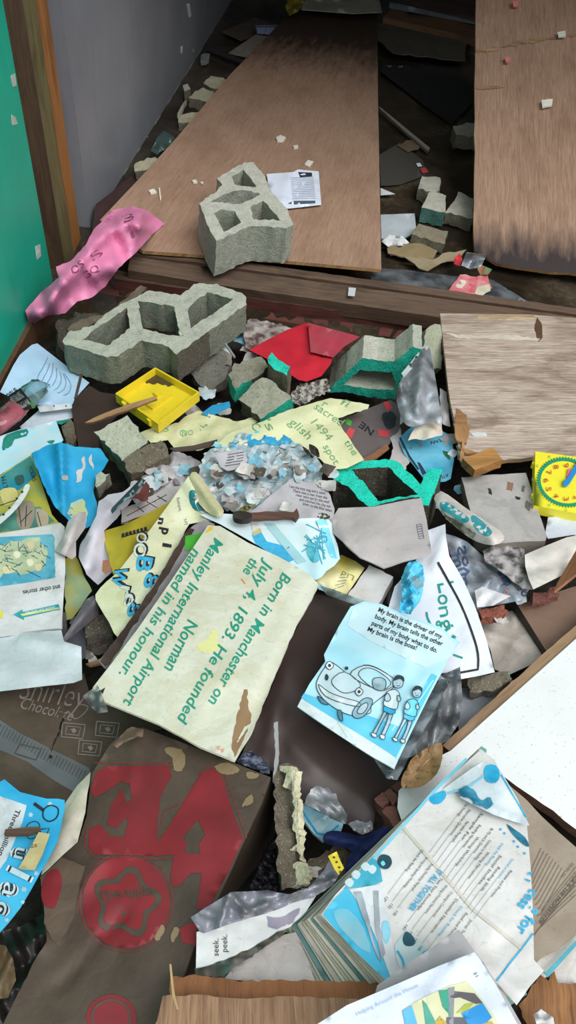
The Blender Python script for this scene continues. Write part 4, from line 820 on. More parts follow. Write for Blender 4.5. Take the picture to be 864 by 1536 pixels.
# crushed bottle
bt = root('crushed_bottle', at(45, 612, H0(612)+.04), 'crushed clear plastic bottle with dark label and pink lower half, at the left edge', 'bottle')
CLR = film('#d3ecf0', .35); PNK = film('#c8707c', 1.0)
def hp(x, y, d): return at(x, y, H0(y)+d)
tube('shoulder', [hp(74, 578, .07), hp(66, 578, .075), hp(58, 580, .08), hp(50, 588, .08), hp(40, 598, .08)], [.006, .016, .026, .030, .031], CLR, bt, 14, .75, jag=.010)
tube('body', [hp(28, 610, .08), hp(14, 622, .08), hp(-2, 634, .075), hp(-14, 642, .07)], [.032, .030, .031, .024], PNK, bt, 14, .7, jag=.008)
LB = Drape(.118, [(10, 595, -.004), (54, 612, .0), (32, 600, .008)], crump=(.003, 30))
lbl = Sheet('label', None, None, [(9, 596), (30, 582), (54, 612), (28, 618)], 0, ink('#222826'), surf=LB, res=6, parent=bt, thick=.001, part_label='dark label with white print and a green stripe')
lbl.fill('label_print', [(13, 597), (29, 586), (37, 596), (20, 605)], wash('#b9c2c2', '#3a4040', 90), k=2); lbl.fill('label_print', [(23, 608), (41, 598), (46, 606), (28, 616)], wash('#cdd4d2', '#4a5050', 90), k=2); lbl.fill('label_print', [(44, 604), (48, 602), (53, 611), (49, 613)], ink('#5aa64a'), k=2)
lbl.text('label_print', 'SYRUP', (14, 599), (28, 588), 9, IDK, k=3, bold=.03); lbl.text('label_print', 'STRAW', (26, 613), (42, 602), 8, IDK, k=3, bold=.03)
# ================================================================== the litter: middle and right of the heap
rr = random.Random(11)
def weathered():
    q = NT('weathered_ply'); f = q.noise(q.coord('UV', (1.5, 34, 1)), 5, 8, .7, .8)
    k = q.ramp(f, [(.28, c('#84705f')), (.45, c('#ab9a8b')), (.62, c('#cbbbad')), (.8, c('#a08d7e'))])
    big = q.noise(q.coord('UV', (2.2, 6, 1)), 1.7, 5, .62, 1.0); k = q.mix(q.math('MULTIPLY', q.ramp(big, [(.46, BLK), (.66, WHT)]), .7), k, c('#6a523f'))
    lines = q.ramp(q.noise(q.coord('UV', (5, 190, 1)), 4, 3), [(.54, BLK), (.64, WHT)]); k = q.mix(q.math('MULTIPLY', lines, .65), k, c('#4f3d30'))
    q.bump(f, .4, .002); return q.set(k, .7, .3)
# split plywood lying on the sill at the right
P3 = Plane([(662, 470, .115), (864, 482, .115), (690, 690, .075)])
p3 = prism('plywood_sheet', 'weathered plywood sheet with a splintered left edge, lying right below the sill', 'plywood', [(660, 470), (740, 471), (800, 472), (864, 477), (960, 486), (960, 700), (864, 690), (800, 685), (745, 692), (716, 706), (704, 690), (688, 684), (684, 640), (676, 606), (668, 540)], P3, .012,
      [weathered(), wood('#c2a57c', '#8a6a48', '#4a3826')], grain=0, res=22, torn=1.2, tedges={6, 7, 8, 9, 10, 11, 12, 13})
P3u = Plane([(662, 470, .1165), (864, 482, .1165), (690, 690, .0765)])
for poly, m, lab in [([(668, 500), (700, 503), (760, 502), (810, 508), (808, 511), (750, 508), (690, 507)], paper('#cfc4b4'), 'pale scratch'), ([(716, 472), (802, 472), (800, 479), (740, 477), (716, 477)], wood('#cbb48e', '#a88c66'), 'split pale veneer along the top edge'), ([(684, 612), (700, 622), (704, 650), (694, 662), (682, 650)], wood('#a67c54', '#7a5636'), 'torn brown splinters'),
                     ([(806, 476), (812, 484), (814, 506), (808, 512), (802, 494)], wood('#6a4c34', '#4a3424'), 'dark split'), ([(706, 649), (728, 649), (731, 653), (710, 654)], WPAP, 'white smear')]:
    prism('splinter', None, None, poly, P3u, .002, [m], parent=p3, torn=1, res=6, part_label=lab)
for i, poly in enumerate([[(680, 634), (692, 640), (706, 636), (700, 664), (684, 660)], [(684, 668), (700, 674), (722, 682), (698, 680)], [(690, 690), (694, 650), (697, 650), (696, 700)]]):
    prism('splinter', None, None, poly, Plane([(662, 470, .124), (864, 482, .124), (690, 690, .084)]), .005, [wood('#9a7048', '#b58a5c', '#5a4028')], parent=p3, torn=1.2, res=6, grain=70, rough=.002, part_label='loose brown splinter')
chunk('small block of pale wood on the lower edge of the weathered plywood', [(694, 687), (740, 671), (754, 690), (712, 705)], .125, .022, [wood('#c08f55', '#a6753f', '#6a4826'), wood('#a6753f', '#8a5f32')], name='wood_block', cat='wood block', rough=.001, torn=.5)
# teaching clock
CP = Plane([(806, 676, .125), (806, 760, .11), (900, 690, .125)])
CPu = Plane([(806, 676, .127), (806, 760, .112), (900, 690, .127)])
CY_ = plastic('#e8dc3a', .35, .08)
ckr = root('teaching_clock', CP.P(840, 725)-CP.n*.03, 'yellow square toy clock with a blue hand at the right edge', 'toy clock')
face = prism('clock_face', None, None, [(803, 677), (870, 686), (902, 691), (906, 779), (864, 770), (801, 758)], CP, .025, [CY_], parent=ckr, res=18, sharp=30)
for p in ((802, 694), (801, 742)): prism('knob', None, None, smooth_poly([(p[0]-4, p[1]), (p[0], p[1]-3), (p[0]+4, p[1]), (p[0], p[1]+3)], 3), Plane([(806, 676, .118), (806, 760, .103), (900, 690, .118)]), .014, [CY_], parent=ckr, res=5)
clk = Sheet('ring', None, None, smooth_poly([(849+42*math.cos(math.radians(t)), 723+36*math.sin(math.radians(t))+.08*42*math.cos(math.radians(t))) for t in range(0, 360, 12)], 1), 0, plastic('#1f8f6a', .4, .05), surf=CPu, res=5, thick=.001, parent=ckr,
            holes=[[(849+38*math.cos(math.radians(t)), 723+32*math.sin(math.radians(t))+.08*38*math.cos(math.radians(t))) for t in range(0, 360, 12)]], part_label='green toothed ring')
for t in range(0, 360, 6):
    a = math.radians(t); ca, sa = math.cos(a), math.sin(a); clk.line('ring_teeth', [(849+41*ca, 723+35*sa+3.3*ca), (849+44*ca, 723+38*sa+3.5*ca)], 1.8, plastic('#1f8f6a', .4, .05), k=1)
RD = ink('#b4452c')
for nmb in range(1, 13):
    a = math.radians(nmb*30); ca, sa = math.cos(a), math.sin(a); X, Y = 849+30*ca, 723+25*sa+2.4*ca    # 12 points right: the clock lies turned a quarter
    wd = 6 if nmb < 10 else 10
    clk.text('numeral', str(nmb), (X-3.5, Y-wd/2), (X-3.2, Y+wd/2), 8, RD, k=3)
    X, Y = 849+50*ca, 723+42*sa+4*ca
    clk.text('numeral', str(nmb*5), (X-1.5, Y-2), (X-1.4, Y+2), 3.5, ink('#6b8a3a'), k=3)
prism('minute_hand', None, None, [(845, 728), (846, 720), (851, 717), (866, 692), (872, 690), (866, 706), (855, 724), (851, 728)], Plane([(806, 676, .134), (806, 760, .119), (900, 690, .134)]), .004, [plastic('#2a86c8', .3, .05)], parent=ckr, res=6, part_label='blue hand')
prism('hour_hand', None, None, [(850, 716), (852, 703), (856, 702), (855, 718)], Plane([(806, 676, .130), (806, 760, .115), (900, 690, .130)]), .003, [plastic('#e0708a', .3, .05)], parent=ckr, res=6, part_label='pink hand')
# pale box-like board
gb = prism('grey_box', 'pale grey dirty flat box lying below the small wood block', 'box', [(692, 716), (740, 712), (789, 709), (802, 748), (820, 804), (818, 811), (780, 813), (745, 815), (714, 800), (706, 768)], Plane([(692, 716, .07), (789, 709, .085), (770, 812, .10)]), .04, [paper('#b3aeab', '#6e675f', .55), paper('#7d756c', '#4a443c')], res=12, torn=.5, rough=.001)
gbp = Plane([(692, 716, .0715), (789, 709, .0865), (770, 812, .1015)])
for poly, m in (([(762, 722), (770, 724), (768, 736), (760, 734)], paper('#9a7058')), ([(732, 732), (736, 733), (738, 742), (733, 740)], IDK), ([(784, 728), (788, 729), (786, 738), (782, 736)], paper('#6a635c')), ([(790, 750), (797, 756), (794, 766), (788, 760)], paper('#6a635c')), ([(773, 744), (781, 746), (780, 749), (774, 748)], IDK)):
    prism('stain', None, None, poly, gbp, .0012, [m], parent=gb, torn=1, res=4, part_label='dark scuffed spot')
# rolled label
rc = Sheet('rolled_card', 'rolled white card with worn teal print beside the pale grey box', 'card', smooth_poly([(651, 748), (660, 738), (672, 742), (696, 760), (726, 780), (752, 798), (756, 810), (740, 818), (714, 812), (690, 796), (664, 772)], 2), .085, paper('#c9c2ba', '#7d7468', .5), creases=[(662, 752, 740, 806, .05, 28)], crump=(.004, 30), res=6)
TEAL2 = wash('#1c7f8c', '#3f9aa0', 30)
rc.fill('printed_shape', smooth_poly([(660, 756), (664, 752), (676, 756), (698, 772), (704, 780), (694, 784), (676, 772), (662, 764)], 3), TEAL2, torn=1); rc.fill('printed_shape', smooth_poly([(706, 776), (714, 774), (734, 792), (738, 800), (728, 804), (714, 794)], 3), TEAL2, torn=.6)
rc.fill('printed_shape', [(664, 768), (690, 784), (714, 800), (710, 808), (690, 796), (668, 778)], wash('#5d6250', '#b0aa98', 40, lo=.42, hi=.58), torn=2)
# clear printed plastic with mirrored letters
pb = Sheet('printed_bag', 'crumpled pale plastic bag with dark letters right of the Longit poster', 'plastic bag', [(666, 800), (682, 804), (700, 812), (718, 828), (744, 850), (770, 872), (794, 884), (784, 900), (752, 906), (716, 913), (700, 886), (680, 846)], .06, film('#c3cde0', .75), ctrl=[(670, 802, .01), (716, 912, 0), (790, 886, 0), (730, 860, .01)], crump=(.016, 26), res=6)
for stt, a, b, h in [('mun', (677, 832), (694, 880), 15), ('Sov', (698, 818), (706, 864), 13), ('amp', (746, 858), (760, 880), 14), ('go', (778, 880), (784, 896), 13)]: pb.text('lettering', stt, a, b, h, ink('#3a4a6c'), k=3, bold=.02, mirror=(stt == 'Sov'))
pb.text('lettering', 'kid', (752, 902), (764, 888), 9, ink('#d4808c'), k=3)
Sheet('white_scrap', 'crumpled white paper lump at the bottom of the printed plastic bag', 'paper', [(712, 886), (724, 880), (752, 890), (766, 894), (740, 908), (716, 911)], .085, paper('#d8d6da'), crump=(.012, 18), res=5)
Sheet('torn_foil', 'dirty grey and black torn wrapper below the pale grey box', 'wrapper', [(724, 826), (742, 816), (770, 818), (786, 824), (787, 852), (796, 872), (800, 884), (784, 884), (758, 862), (744, 852), (728, 842)], .085, wash('#45413f', '#a9a4a2', 30, lo=.42, hi=.58), crump=(.018, 18), torn=1, res=5)
wf = Sheet('white_folder', 'curved white folder below the toy clock at the right edge', 'folder', [(787, 832), (820, 818), (850, 806), (880, 800), (900, 812), (900, 836), (870, 850), (845, 862), (800, 884), (793, 868), (788, 850)], .105, paper('#d0cac2', '#8f8472', .35), ctrl=[(787, 832, 0), (870, 805, .01), (800, 884, .0), (860, 852, .0), (830, 840, .015)], creases=[(790, 854, 870, 836, -.018, 12)], crump=(.002, 50))
Sheet('white_sheet', 'blank bluish white sheet between the toy clock and the curved folder', 'paper', [(822, 776), (840, 774), (870, 780), (900, 790), (900, 806), (860, 802), (822, 808), (818, 800)], .085, paper('#cdd2da', '#8a8c90', .3), crump=(.003, 50))
Sheet('dark_card', 'dark gap-side card standing between the grey box and the toy clock', 'cardboard', [(806, 768), (824, 772), (820, 800), (812, 786)], .055, paper('#4a443e'), crump=(0, 30))
prism('wood_sliver', 'brown pointed sliver of wood at the right edge below the curved folder', 'splinter', [(870, 815), (880, 850), (862, 862), (831, 887), (836, 874), (852, 846)], Plane([(866, 822, .14), (866, 858, .14), (832, 886, .11)]), .006, [wood('#9a6a48', '#7f5236', '#4a2f20')], grain=-60, res=10)
prism('brown_board', 'flat brown panel with a dark edge at the right, above the white board', 'board', [(776, 907), (864, 879), (960, 852), (960, 910), (864, 955), (824, 984)], Plane([(776, 907, .03), (864, 879, .03), (824, 984, .01)]), .018, [paper('#7f6656', '#5a4638', .4, .4), paper('#2a211c')], res=20, sharp=30)
Sheet('stained_cloth', 'stained off-white paper sheet left of the brown panel', 'paper', [(716, 928), (742, 922), (768, 916), (786, 928), (806, 960), (822, 984), (790, 1000), (764, 1012), (742, 1004), (736, 976)], -.005, paper('#b9b0a6', '#6d6357', .5), crump=(.010, 40), creases=[(730, 950, 800, 975, .012, 12), (770, 920, 772, 935, .012, 8)], res=7)
chunk('flat reddish brick fragment above the stained off-white paper', [(716, 916), (756, 908), (762, 918), (756, 924), (724, 926)], .055, .02, [concrete('#9d5f4e', '#6f3f34')], name='brick_fragment', cat='brick')
chunk('small reddish brick fragment below the curved folder at the right', [(800, 890), (834, 880), (840, 890), (800, 904)], .07, .02, [concrete('#7f5046', '#55342c')], name='brick_fragment', cat='brick')
# Longit poster
lg = Sheet('white_poster', 'white poster with green letters running down and a black border', 'poster', [(640, 796), (668, 786), (669, 806), (674, 834), (694, 868), (712, 908), (730, 960), (742, 1008), (716, 1014), (684, 1020), (660, 1022), (630, 1000), (602, 960), (580, 920), (592, 880), (622, 846)], .085, paper('#dfe3ea', '#a7acb4', .2), ctrl=[(655, 790, .02), (742, 1008, -.005), (600, 940, 0), (690, 900, .01)], creases=[(668, 800, 655, 850, .014, 14), (656, 842, 730, 1010, .004, 16)], crump=(.003, 50))
GI2 = ink('#16897c')
for ch, y, h, dx in [('L', 876, 26, 0), ('o', 893, 22, 0), ('n', 911, 20, 2), ('g', 930, 22, 4), ('i', 946, 20, 8), ('t', 955, 22, 12)]:
    lg.text('lettering', ch, (656+dx, y), (659+dx, y+{'L': 14, 'i': 4, 't': 10}.get(ch, 15)), h, GI2, k=3, bold=.0)
lg.line('lettering', smooth_poly([(664, 935), (650, 940), (642, 928), (640, 918)], 4, False), 3, GI2); lg.line('lettering', [(680, 982), (694, 987)], 3, GI2)
lg.line('black_border', smooth_poly([(657, 843), (674, 874), (692, 908), (708, 948), (717, 980), (717, 1004)], 3, False)+[(690, 1009), (655, 1012)], 3.2, IDK)
# blue plastic, grey cardboard, white pad, yellow wrapper
Sheet('blue_bag', 'crumpled bright blue plastic left of the white poster', 'plastic bag', [(598, 918), (603, 890), (602, 866), (608, 850), (614, 843), (627, 841), (635, 850), (637, 868), (634, 888), (629, 904), (620, 914), (616, 922), (604, 919)], .12, wash('#22a6d2', '#74d2ec', 45), creases=[(612, 848, 622, 918, .02, 8), (604, 884, 634, 862, .014, 5), (606, 900, 630, 890, .012, 5), (622, 845, 610, 870, .012, 5)], crump=(.012, 12), res=3.5, torn=.8, sharp=30)
_SH[-1].fill('torn_gap', [(613, 868), (622, 862), (634, 866), (635, 880), (626, 884), (618, 876)], paper('#7fa0a6', '#4a5a60', .4), torn=1, res=4)
gc = Sheet('grey_cardboard', 'grey cardboard flap leaning on the turquoise-faced breeze block', 'cardboard', [(499, 776), (508, 762), (560, 760), (610, 750), (632, 747), (640, 780), (647, 828), (640, 834), (606, 842), (576, 852), (540, 836), (500, 800)], .125, paper('#b4adab', '#857c76', .35), ctrl=[(499, 780, .0), (630, 748, .0), (645, 828, .01), (575, 851, .0), (560, 800, .015)], creases=[(506, 764, 520, 820, .012, 14), (540, 836, 646, 826, .005, 10)], crump=(.002, 70), thick=.003)
gc.line('stamp', [(625, 787), (632, 786), (636, 807), (629, 808)], 1.2, IGY, closed=True)
for i in range(5): gc.line('stamp', [(627+i*.8, 790+i*3.6), (632+i*.7, 789+i*3.6)], 1.4, IGY)
prism('white_pad', 'small white padded slab right of the yellow wrapper', 'pad', [(522, 892), (553, 848), (574, 856), (590, 866), (566, 908), (548, 906)], Plane([(522, 892, .075), (553, 848, .085), (566, 908, .08)]), .02, [paper('#d2d0cf', '#b39a80', .35), GPAP], res=7, rough=.002, torn=.6)
yw = Sheet('yellow_wrapper', 'yellow printed wrapper between the cyan poster and the white pad', 'wrapper', [(470, 868), (490, 848), (512, 832), (534, 842), (547, 852), (534, 872), (520, 892), (500, 888), (480, 880)], .07, wash('#c9b94a', '#ddd6a8', 12), creases=[(480, 870, 540, 855, .015, 24)], crump=(.006, 30), res=6)
yw.text('lettering', 'Lid', (532, 864), (514, 856), 8, ink('#7a8a4a'), k=2); yw.fill('printed_shape', [(472, 872), (486, 878), (504, 888), (500, 892), (478, 884)], wash('#3a9fb4', '#c8d8d8', 40), k=2)
for i in range(4): yw.line('small_print', [(500+i*3, 884-i*6), (516+i*2, 878-i*4)], 1, IGY)
tin = tube('dark_can', [hp(584, 910, .03), hp(582, 890, .045), hp(585, 880, .04)], [.018, .02, .016], plastic('#2a2624', .4, .3)); tag(tin, 'dark round lump in the gap left of the blue plastic', 'can')
# black bag with the brain page on it
bb_ = Sheet('black_bag', 'large brown-black plastic sack under the driver page', 'plastic bag', [(466, 900), (484, 880), (500, 892), (540, 908), (572, 922), (600, 980), (620, 1060), (612, 1120), (596, 1176), (566, 1205), (558, 1248), (520, 1236), (478, 1216), (440, 1190), (412, 1160), (400, 1150), (356, 1148), (372, 1110), (404, 1040), (436, 960)], .045, plastic('#3d302c', .5, .25), ctrl=[(470, 900, .01), (540, 910, .01), (600, 1100, -.02), (400, 1140, .02), (550, 1240, -.025), (480, 1050, .03)], creases=[(440, 1120, 560, 1210, .012, 30), (430, 1000, 400, 1130, .01, 20)], crump=(.006, 70))
Sheet('sack_tear', 'torn clear film edge along the top of the black sack', 'plastic film', [(480, 878), (500, 884), (560, 906), (572, 916), (548, 912), (512, 900), (490, 892)], .10, film('#bfe0d8', .4), crump=(.006, 20), res=5)
bp_ = Sheet('driver_page', 'blue picture page of a car and walking children, with black text about the brain', 'booklet', [(526, 910), (546, 902), (572, 906), (602, 920), (648, 936), (664, 942), (677, 956), (690, 962), (674, 986), (662, 1010), (646, 1040), (620, 1092), (591, 1153), (560, 1136), (510, 1104), (446, 1060), (464, 1026), (488, 992), (486, 982), (508, 940)], .125, wash('#a3daea', '#c9e8ee', 6), ctrl=[(530, 910, 0), (692, 958, .02), (590, 1150, 0), (448, 1060, .01), (580, 1010, .02)], creases=[(500, 1030, 530, 1110, .006, 16), (580, 1090, 640, 1020, .006, 18), (606, 935, 612, 1000, .006, 14)], crump=(.0025, 50), thick=.002)
bp_.fill('white_margin', [(446, 1060), (452, 1048), (462, 1054), (520, 1090), (566, 1118), (590, 1134), (596, 1143), (591, 1153), (560, 1136), (510, 1104)], paper('#d5e2e4')); bp_.fill('white_panel', [(530, 912), (547, 905), (572, 909), (602, 923), (648, 940), (662, 946), (674, 958), (684, 964), (676, 984), (640, 1002), (560, 964), (520, 938)], wash('#d3e6ea', '#c0e0ea', 8))
bp_.fill('picture', [(452, 1046), (456, 1040), (520, 1062), (600, 1090), (620, 1050), (648, 1010), (656, 1014), (620, 1086), (594, 1136), (566, 1118), (520, 1090), (462, 1054)], wash('#46b4d8', '#6cc8e2', 7), k=1.5)
for i, (stt, a, b) in enumerate([('My brain is the driver of my', (567, 917), (662, 958)), ('body. My brain tells the other', (562, 927), (663, 969)), ('parts of my body what to do.', (557, 937), (655, 979)), ('My brain is the boss!', (551, 946), (624, 975))]): bp_.text('lettering', stt, a, b, 7.2, IDK, k=3, bold=.012)
zc = lambda L: [(430+X/3.456, 960+Y/3.456) for X, Y in L]
CAR = paper('#c3d8de', '#9ab8c4', .2); BL_ = ink('#2a3a44')
def pic(poly, m, k=3, sm=3, out=1.1):
    q = zc(poly); bp_.fill('picture', q, m, k=k, smooth=sm, res=6)
    if out: bp_.line('picture', smooth_poly(q, 3) if sm else q, out, BL_, k=k+.6, closed=True)
pic([(200, 140), (240, 118), (330, 180), (400, 130), (480, 150), (570, 215), (560, 240), (500, 290), (440, 340), (430, 380), (330, 390), (230, 340), (170, 280), (155, 220)], CAR)
pic([(330, 180), (400, 132), (480, 152), (565, 215), (510, 260), (440, 245)], CAR, 4.2); pic([(372, 180), (408, 145), (470, 160), (540, 218), (505, 256), (440, 244)], wash('#8fc6d4', '#b4dbe4', 20), 5, 2)
pic([(235, 205), (300, 165), (380, 225), (360, 260), (300, 275), (250, 245)], CAR, 4.2); pic([(165, 230), (220, 270), (300, 300), (370, 320), (380, 345), (300, 330), (200, 290)], paper('#d8e6ea'), 4.5)
pic([(340, 380), (370, 330), (410, 300), (445, 310), (435, 350), (400, 395), (360, 405)], ink('#7fa4b2'), 5); pic([(365, 375), (385, 340), (415, 325), (420, 345), (395, 380)], paper('#b8d0d8'), 6)
pic([(160, 290), (200, 315), (215, 335), (180, 325)], ink('#50788a'), 5); pic([(265, 365), (285, 370), (290, 420), (270, 405)], ink('#50788a'), 5)
for x, y in ((222, 132), (375, 268)): pic([(x-20, y), (x, y-22), (x+22, y), (x, y+22)], paper('#dfe8ea'), 6); pic([(x-8, y), (x, y-9), (x+9, y), (x, y+9)], BL_, 7, 3, 0)
pic([(205, 175), (218, 190), (210, 210), (198, 200)], BL_, 6, 3, 0); pic([(302, 140), (316, 138), (320, 150), (306, 155)], BL_, 6, 3, 0)
pic([(450, 200), (490, 195), (515, 215), (505, 260), (460, 255), (445, 230)], wash('#a8bfc6', '#7a98a4', 60), 6)
def kid(ox, oy, s, shirt, short, hair):
    T = lambda L: [(ox+X*s, oy+Y*s) for X, Y in L]; SK = ink('#9db8c2')
    for leg in ([(5, 130), (22, 135), (-20, 210), (-45, 262), (-62, 258), (-30, 200)], [(30, 140), (50, 145), (28, 215), (2, 270), (-16, 268), (12, 205)]): pic(T(leg), SK, 6, 2)
    for f in ([(-70, 256), (-44, 262), (-40, 280), (-62, 276)], [(-22, 266), (4, 270), (2, 290), (-18, 286)]): pic(T(f), paper('#e0e6e6'), 7, 2)
    pic(T([(0, 100), (64, 120), (60, 148), (36, 156), (-4, 136)]), short, 7, 0); pic(T([(20, 30), (60, 20), (86, 46), (78, 90), (66, 128), (0, 106), (8, 60)]), shirt, 8, 2)
    pic(T([(8, 50), (24, 40), (36, 70), (20, 86), (4, 74)]), SK, 9, 2); pic(T([(74, 50), (92, 66), (86, 84), (72, 80)]), SK, 9, 2)
    pic(T([(50, -30), (78, -50), (104, -36), (100, 0), (76, 12), (54, 0)]), SK, 9); pic(T([(50, -30), (70, -58), (104, -50), (108, -24), (90, -40), (66, -34)]), hair, 10, 2)
    pic(T([(66, -18), (72, -19), (70, -13)]), BL_, 11, 0, 0); pic(T([(86, -16), (92, -15), (88, -10)]), BL_, 11, 0, 0); bp_.line('picture', zc(T([(68, -3), (78, 1), (88, -4)])), .8, BL_, 11)
kid(505, 238, .95, paper('#cfdde0'), ink('#2fa3cc'), ink('#26323a')); kid(610, 288, .85, ink('#5fbbd6'), ink('#4aaccc'), ink('#26323a'))
for p in ([(505, 1080), (521, 1106)], [(588, 1096), (640, 1022)], [(596, 1100), (650, 1020)]): bp_.line('page_crease', p, .8, paper('#e0eef0'), 2)
Sheet('clear_bag', 'crumpled clear plastic bag between the driver page and the white board', 'plastic bag', [(646, 1040), (664, 1012), (690, 1000), (694, 1050), (688, 1086), (672, 1110), (640, 1124), (606, 1140), (592, 1152), (612, 1108), (626, 1080)], .097, film('#c6c8ca', .3), creases=[(650, 1050, 620, 1120, .014, 10), (690, 1010, 680, 1090, .014, 10), (670, 1020, 650, 1110, .012, 8)], crump=(.010, 44), res=5)
Sheet('clear_film', 'clear film sleeve hanging from the lower right of the driver page', 'plastic film', [(560, 1136), (591, 1153), (640, 1048), (662, 1016), (676, 1020), (650, 1070), (622, 1120), (596, 1170), (580, 1168)], .118, film('#d8e4e6', .25), crump=(.005, 30), res=6)
Sheet('grey_sheet', 'pale grey sheet under the brick between the posters and the white board', 'paper', [(690, 1032), (744, 1030), (770, 1020), (776, 1030), (730, 1076), (690, 1104), (684, 1070)], .02, paper('#8f939a', '#5a5c60', .4), crump=(.004, 40))
# right-middle cluster between the breeze blocks ---------------------------------
Sheet('red_sheet', 'folded bright red plastic sheet below the sill in the middle', 'plastic sheet', [(374, 525), (400, 510), (432, 494), (462, 484), (496, 494), (530, 508), (512, 526), (500, 534), (496, 546), (482, 564), (460, 572), (448, 570), (430, 558), (404, 540)], .075, paper('#c42a38', '#7c1a24', .3, .35), ctrl=[(374, 525, 0), (462, 486, .03), (528, 508, .02), (455, 570, .01), (450, 530, .02)], creases=[(462, 486, 466, 528, .006, 10), (430, 558, 500, 535, .008, 16)], crump=(.004, 40), res=7)
Sheet('red_flap', 'paler folded corner of red plastic over the bright red sheet', 'plastic sheet', [(462, 484), (500, 494), (540, 505), (516, 520), (500, 536), (466, 528)], .126, paper('#a83d4a', '#8a5a5c', .5, .35), ctrl=[(462, 484, .0), (538, 506, -.01), (480, 528, -.012)], crump=(.004, 30), res=6)
rs = Sheet('wet_paper', 'torn wet white and brown paper strip behind the red sheet', 'paper', [(364, 492), (376, 478), (410, 484), (444, 492), (430, 500), (400, 514), (380, 528), (368, 520)], .055, wash('#a09a94', '#5a4038', 26, lo=.42, hi=.6), crump=(.014, 22), torn=2, res=5)
Sheet('pulp_fibres', 'matted grey paper fibre below the red sheet', 'paper', [(436, 592), (450, 574), (470, 572), (490, 568), (496, 586), (470, 598), (450, 608), (440, 606)], .06, wash('#b2aea4', '#4a463e', 60, lo=.42, hi=.6), crump=(.02, 9), torn=2, res=3.5)
for lab, a, b in [('thin grey metal rod right of the large breeze block', (338, 516), (352, 536)), ('thin dark stick at the corner of the lined page', (122, 562), (113, 598))]:
    t_ = tube('thin_rod', [hp(*a, .10), hp((a[0]+b[0])/2, (a[1]+b[1])/2, .097), hp(*b, .09)], [.004, .004, .0035], plastic('#8a8a88' if 'metal' in lab else '#4a4038', .4, .3)); tag(t_, lab, 'rod')
yh = Sheet('yellow_poster', 'pale yellow handwritten poster torn across, in the middle of the heap', 'poster', [(322, 668), (344, 650), (388, 634), (430, 616), (464, 606), (496, 597), (526, 602), (554, 607), (552, 613), (528, 620), (507, 627), (512, 640), (528, 664), (546, 690), (520, 702), (498, 704), (480, 688), (458, 676), (430, 664), (396, 660), (360, 676), (330, 682)], .095, paper('#d8d8ae', '#b0a866', .35), ctrl=[(325, 670, 0), (495, 600, .01), (545, 690, .0), (430, 640, .012)], creases=[(340, 668, 500, 606, .008, 20), (470, 650, 530, 690, .008, 16)], crump=(.004, 44), torn=.8, res=7)
for stt, a, b, h in [("glish", (432, 634), (462, 660), 13), ("'s", (394, 634), (404, 648), 13), ('sacred', (470, 612), (512, 640), 12), ('1494', (466, 634), (492, 662), 12), ('the', (516, 664), (530, 684), 11), ('spot', (484, 670), (502, 698), 11), ('C', (376, 640), (384, 648), 12), ('r', (482, 608), (488, 612), 12), ('fi', (510, 606), (522, 612), 11)]: yh.text('handwriting', stt, a, b, h, ink('#6f9a6a'), k=2, shear=.15)
Sheet('yellow_poster', 'crumpled pale yellow handwritten strip right of the pale concrete cube', 'poster', [(208, 650), (232, 640), (268, 634), (276, 626), (298, 616), (326, 624), (356, 632), (390, 622), (396, 628), (352, 652), (326, 668), (296, 676), (262, 674), (252, 660), (226, 664)], .045, paper('#cfcda2', '#8d8a58', .45), creases=[(220, 655, 380, 632, .01, 14), (270, 640, 320, 620, .012, 10)], crump=(.008, 30), torn=1, res=6)
yb = _SH[-1]
for stt, a, b, h in [('S', (246, 648), (254, 646), 9), ('O', (268, 652), (278, 656), 10), ('NO', (274, 654), (290, 652), 8), ('M', (300, 646), (312, 644), 9)]: yb.text('handwriting', stt, a, b, h, ink('#6f9a6a'), k=2)
Sheet('wood_splinter', 'dark pointed splinter over the crumpled yellow strip', 'splinter', [(254, 672), (290, 668), (326, 659), (316, 668), (290, 674), (262, 676)], .10, wood('#4a3e38', '#5d4f46'), crump=(.002, 30), thick=.004)
ne = Sheet('dark_card', 'dark grey-brown card with red and green stickers and black letters', 'cardboard', [(507, 629), (530, 622), (556, 611), (586, 600), (600, 610), (600, 640), (584, 666), (566, 684), (546, 690), (528, 664), (512, 642)], .062, paper('#675d5c', '#3a3232', .4), ctrl=[(507, 629, .0), (590, 602, .0), (548, 690, -.005)], crump=(.003, 50), thick=.003)
ne.text('lettering', 'NE', (562, 646), (543, 632), 10, IDK, k=2, bold=.02)
for poly, m in (([(518, 630), (522, 628), (528, 632), (526, 639), (520, 637)], '#4fae3c'), ([(524, 641), (533, 645), (527, 658), (518, 651)], '#d0484e'), ([(575, 603), (582, 602), (589, 612), (580, 616)], '#cf4048'), ([(566, 644), (584, 646), (583, 656), (568, 654)], '#c83c48')): ne.fill('sticker', poly, paper(m), k=2)
ne.fill('printed_shape', smooth_poly([(574, 620), (590, 618), (594, 636), (584, 644), (576, 636)], 3), IDK, k=2, torn=2, res=4)
Sheet('rust_strip', 'rusty brown strip along the lower edge of the dark stickered card', 'strip', [(540, 690), (556, 682), (580, 666), (584, 672), (566, 686), (548, 694)], .075, wood('#7a5038', '#96684a'), crump=(0, 9), thick=.004)
Sheet('grey_paper', 'greyish torn paper between the stickered card and the ocean map', 'paper', [(584, 654), (600, 640), (604, 664), (616, 690), (606, 704), (594, 694), (584, 690), (590, 672)], .05, GPAP, crump=(.012, 26), torn=1, res=5)
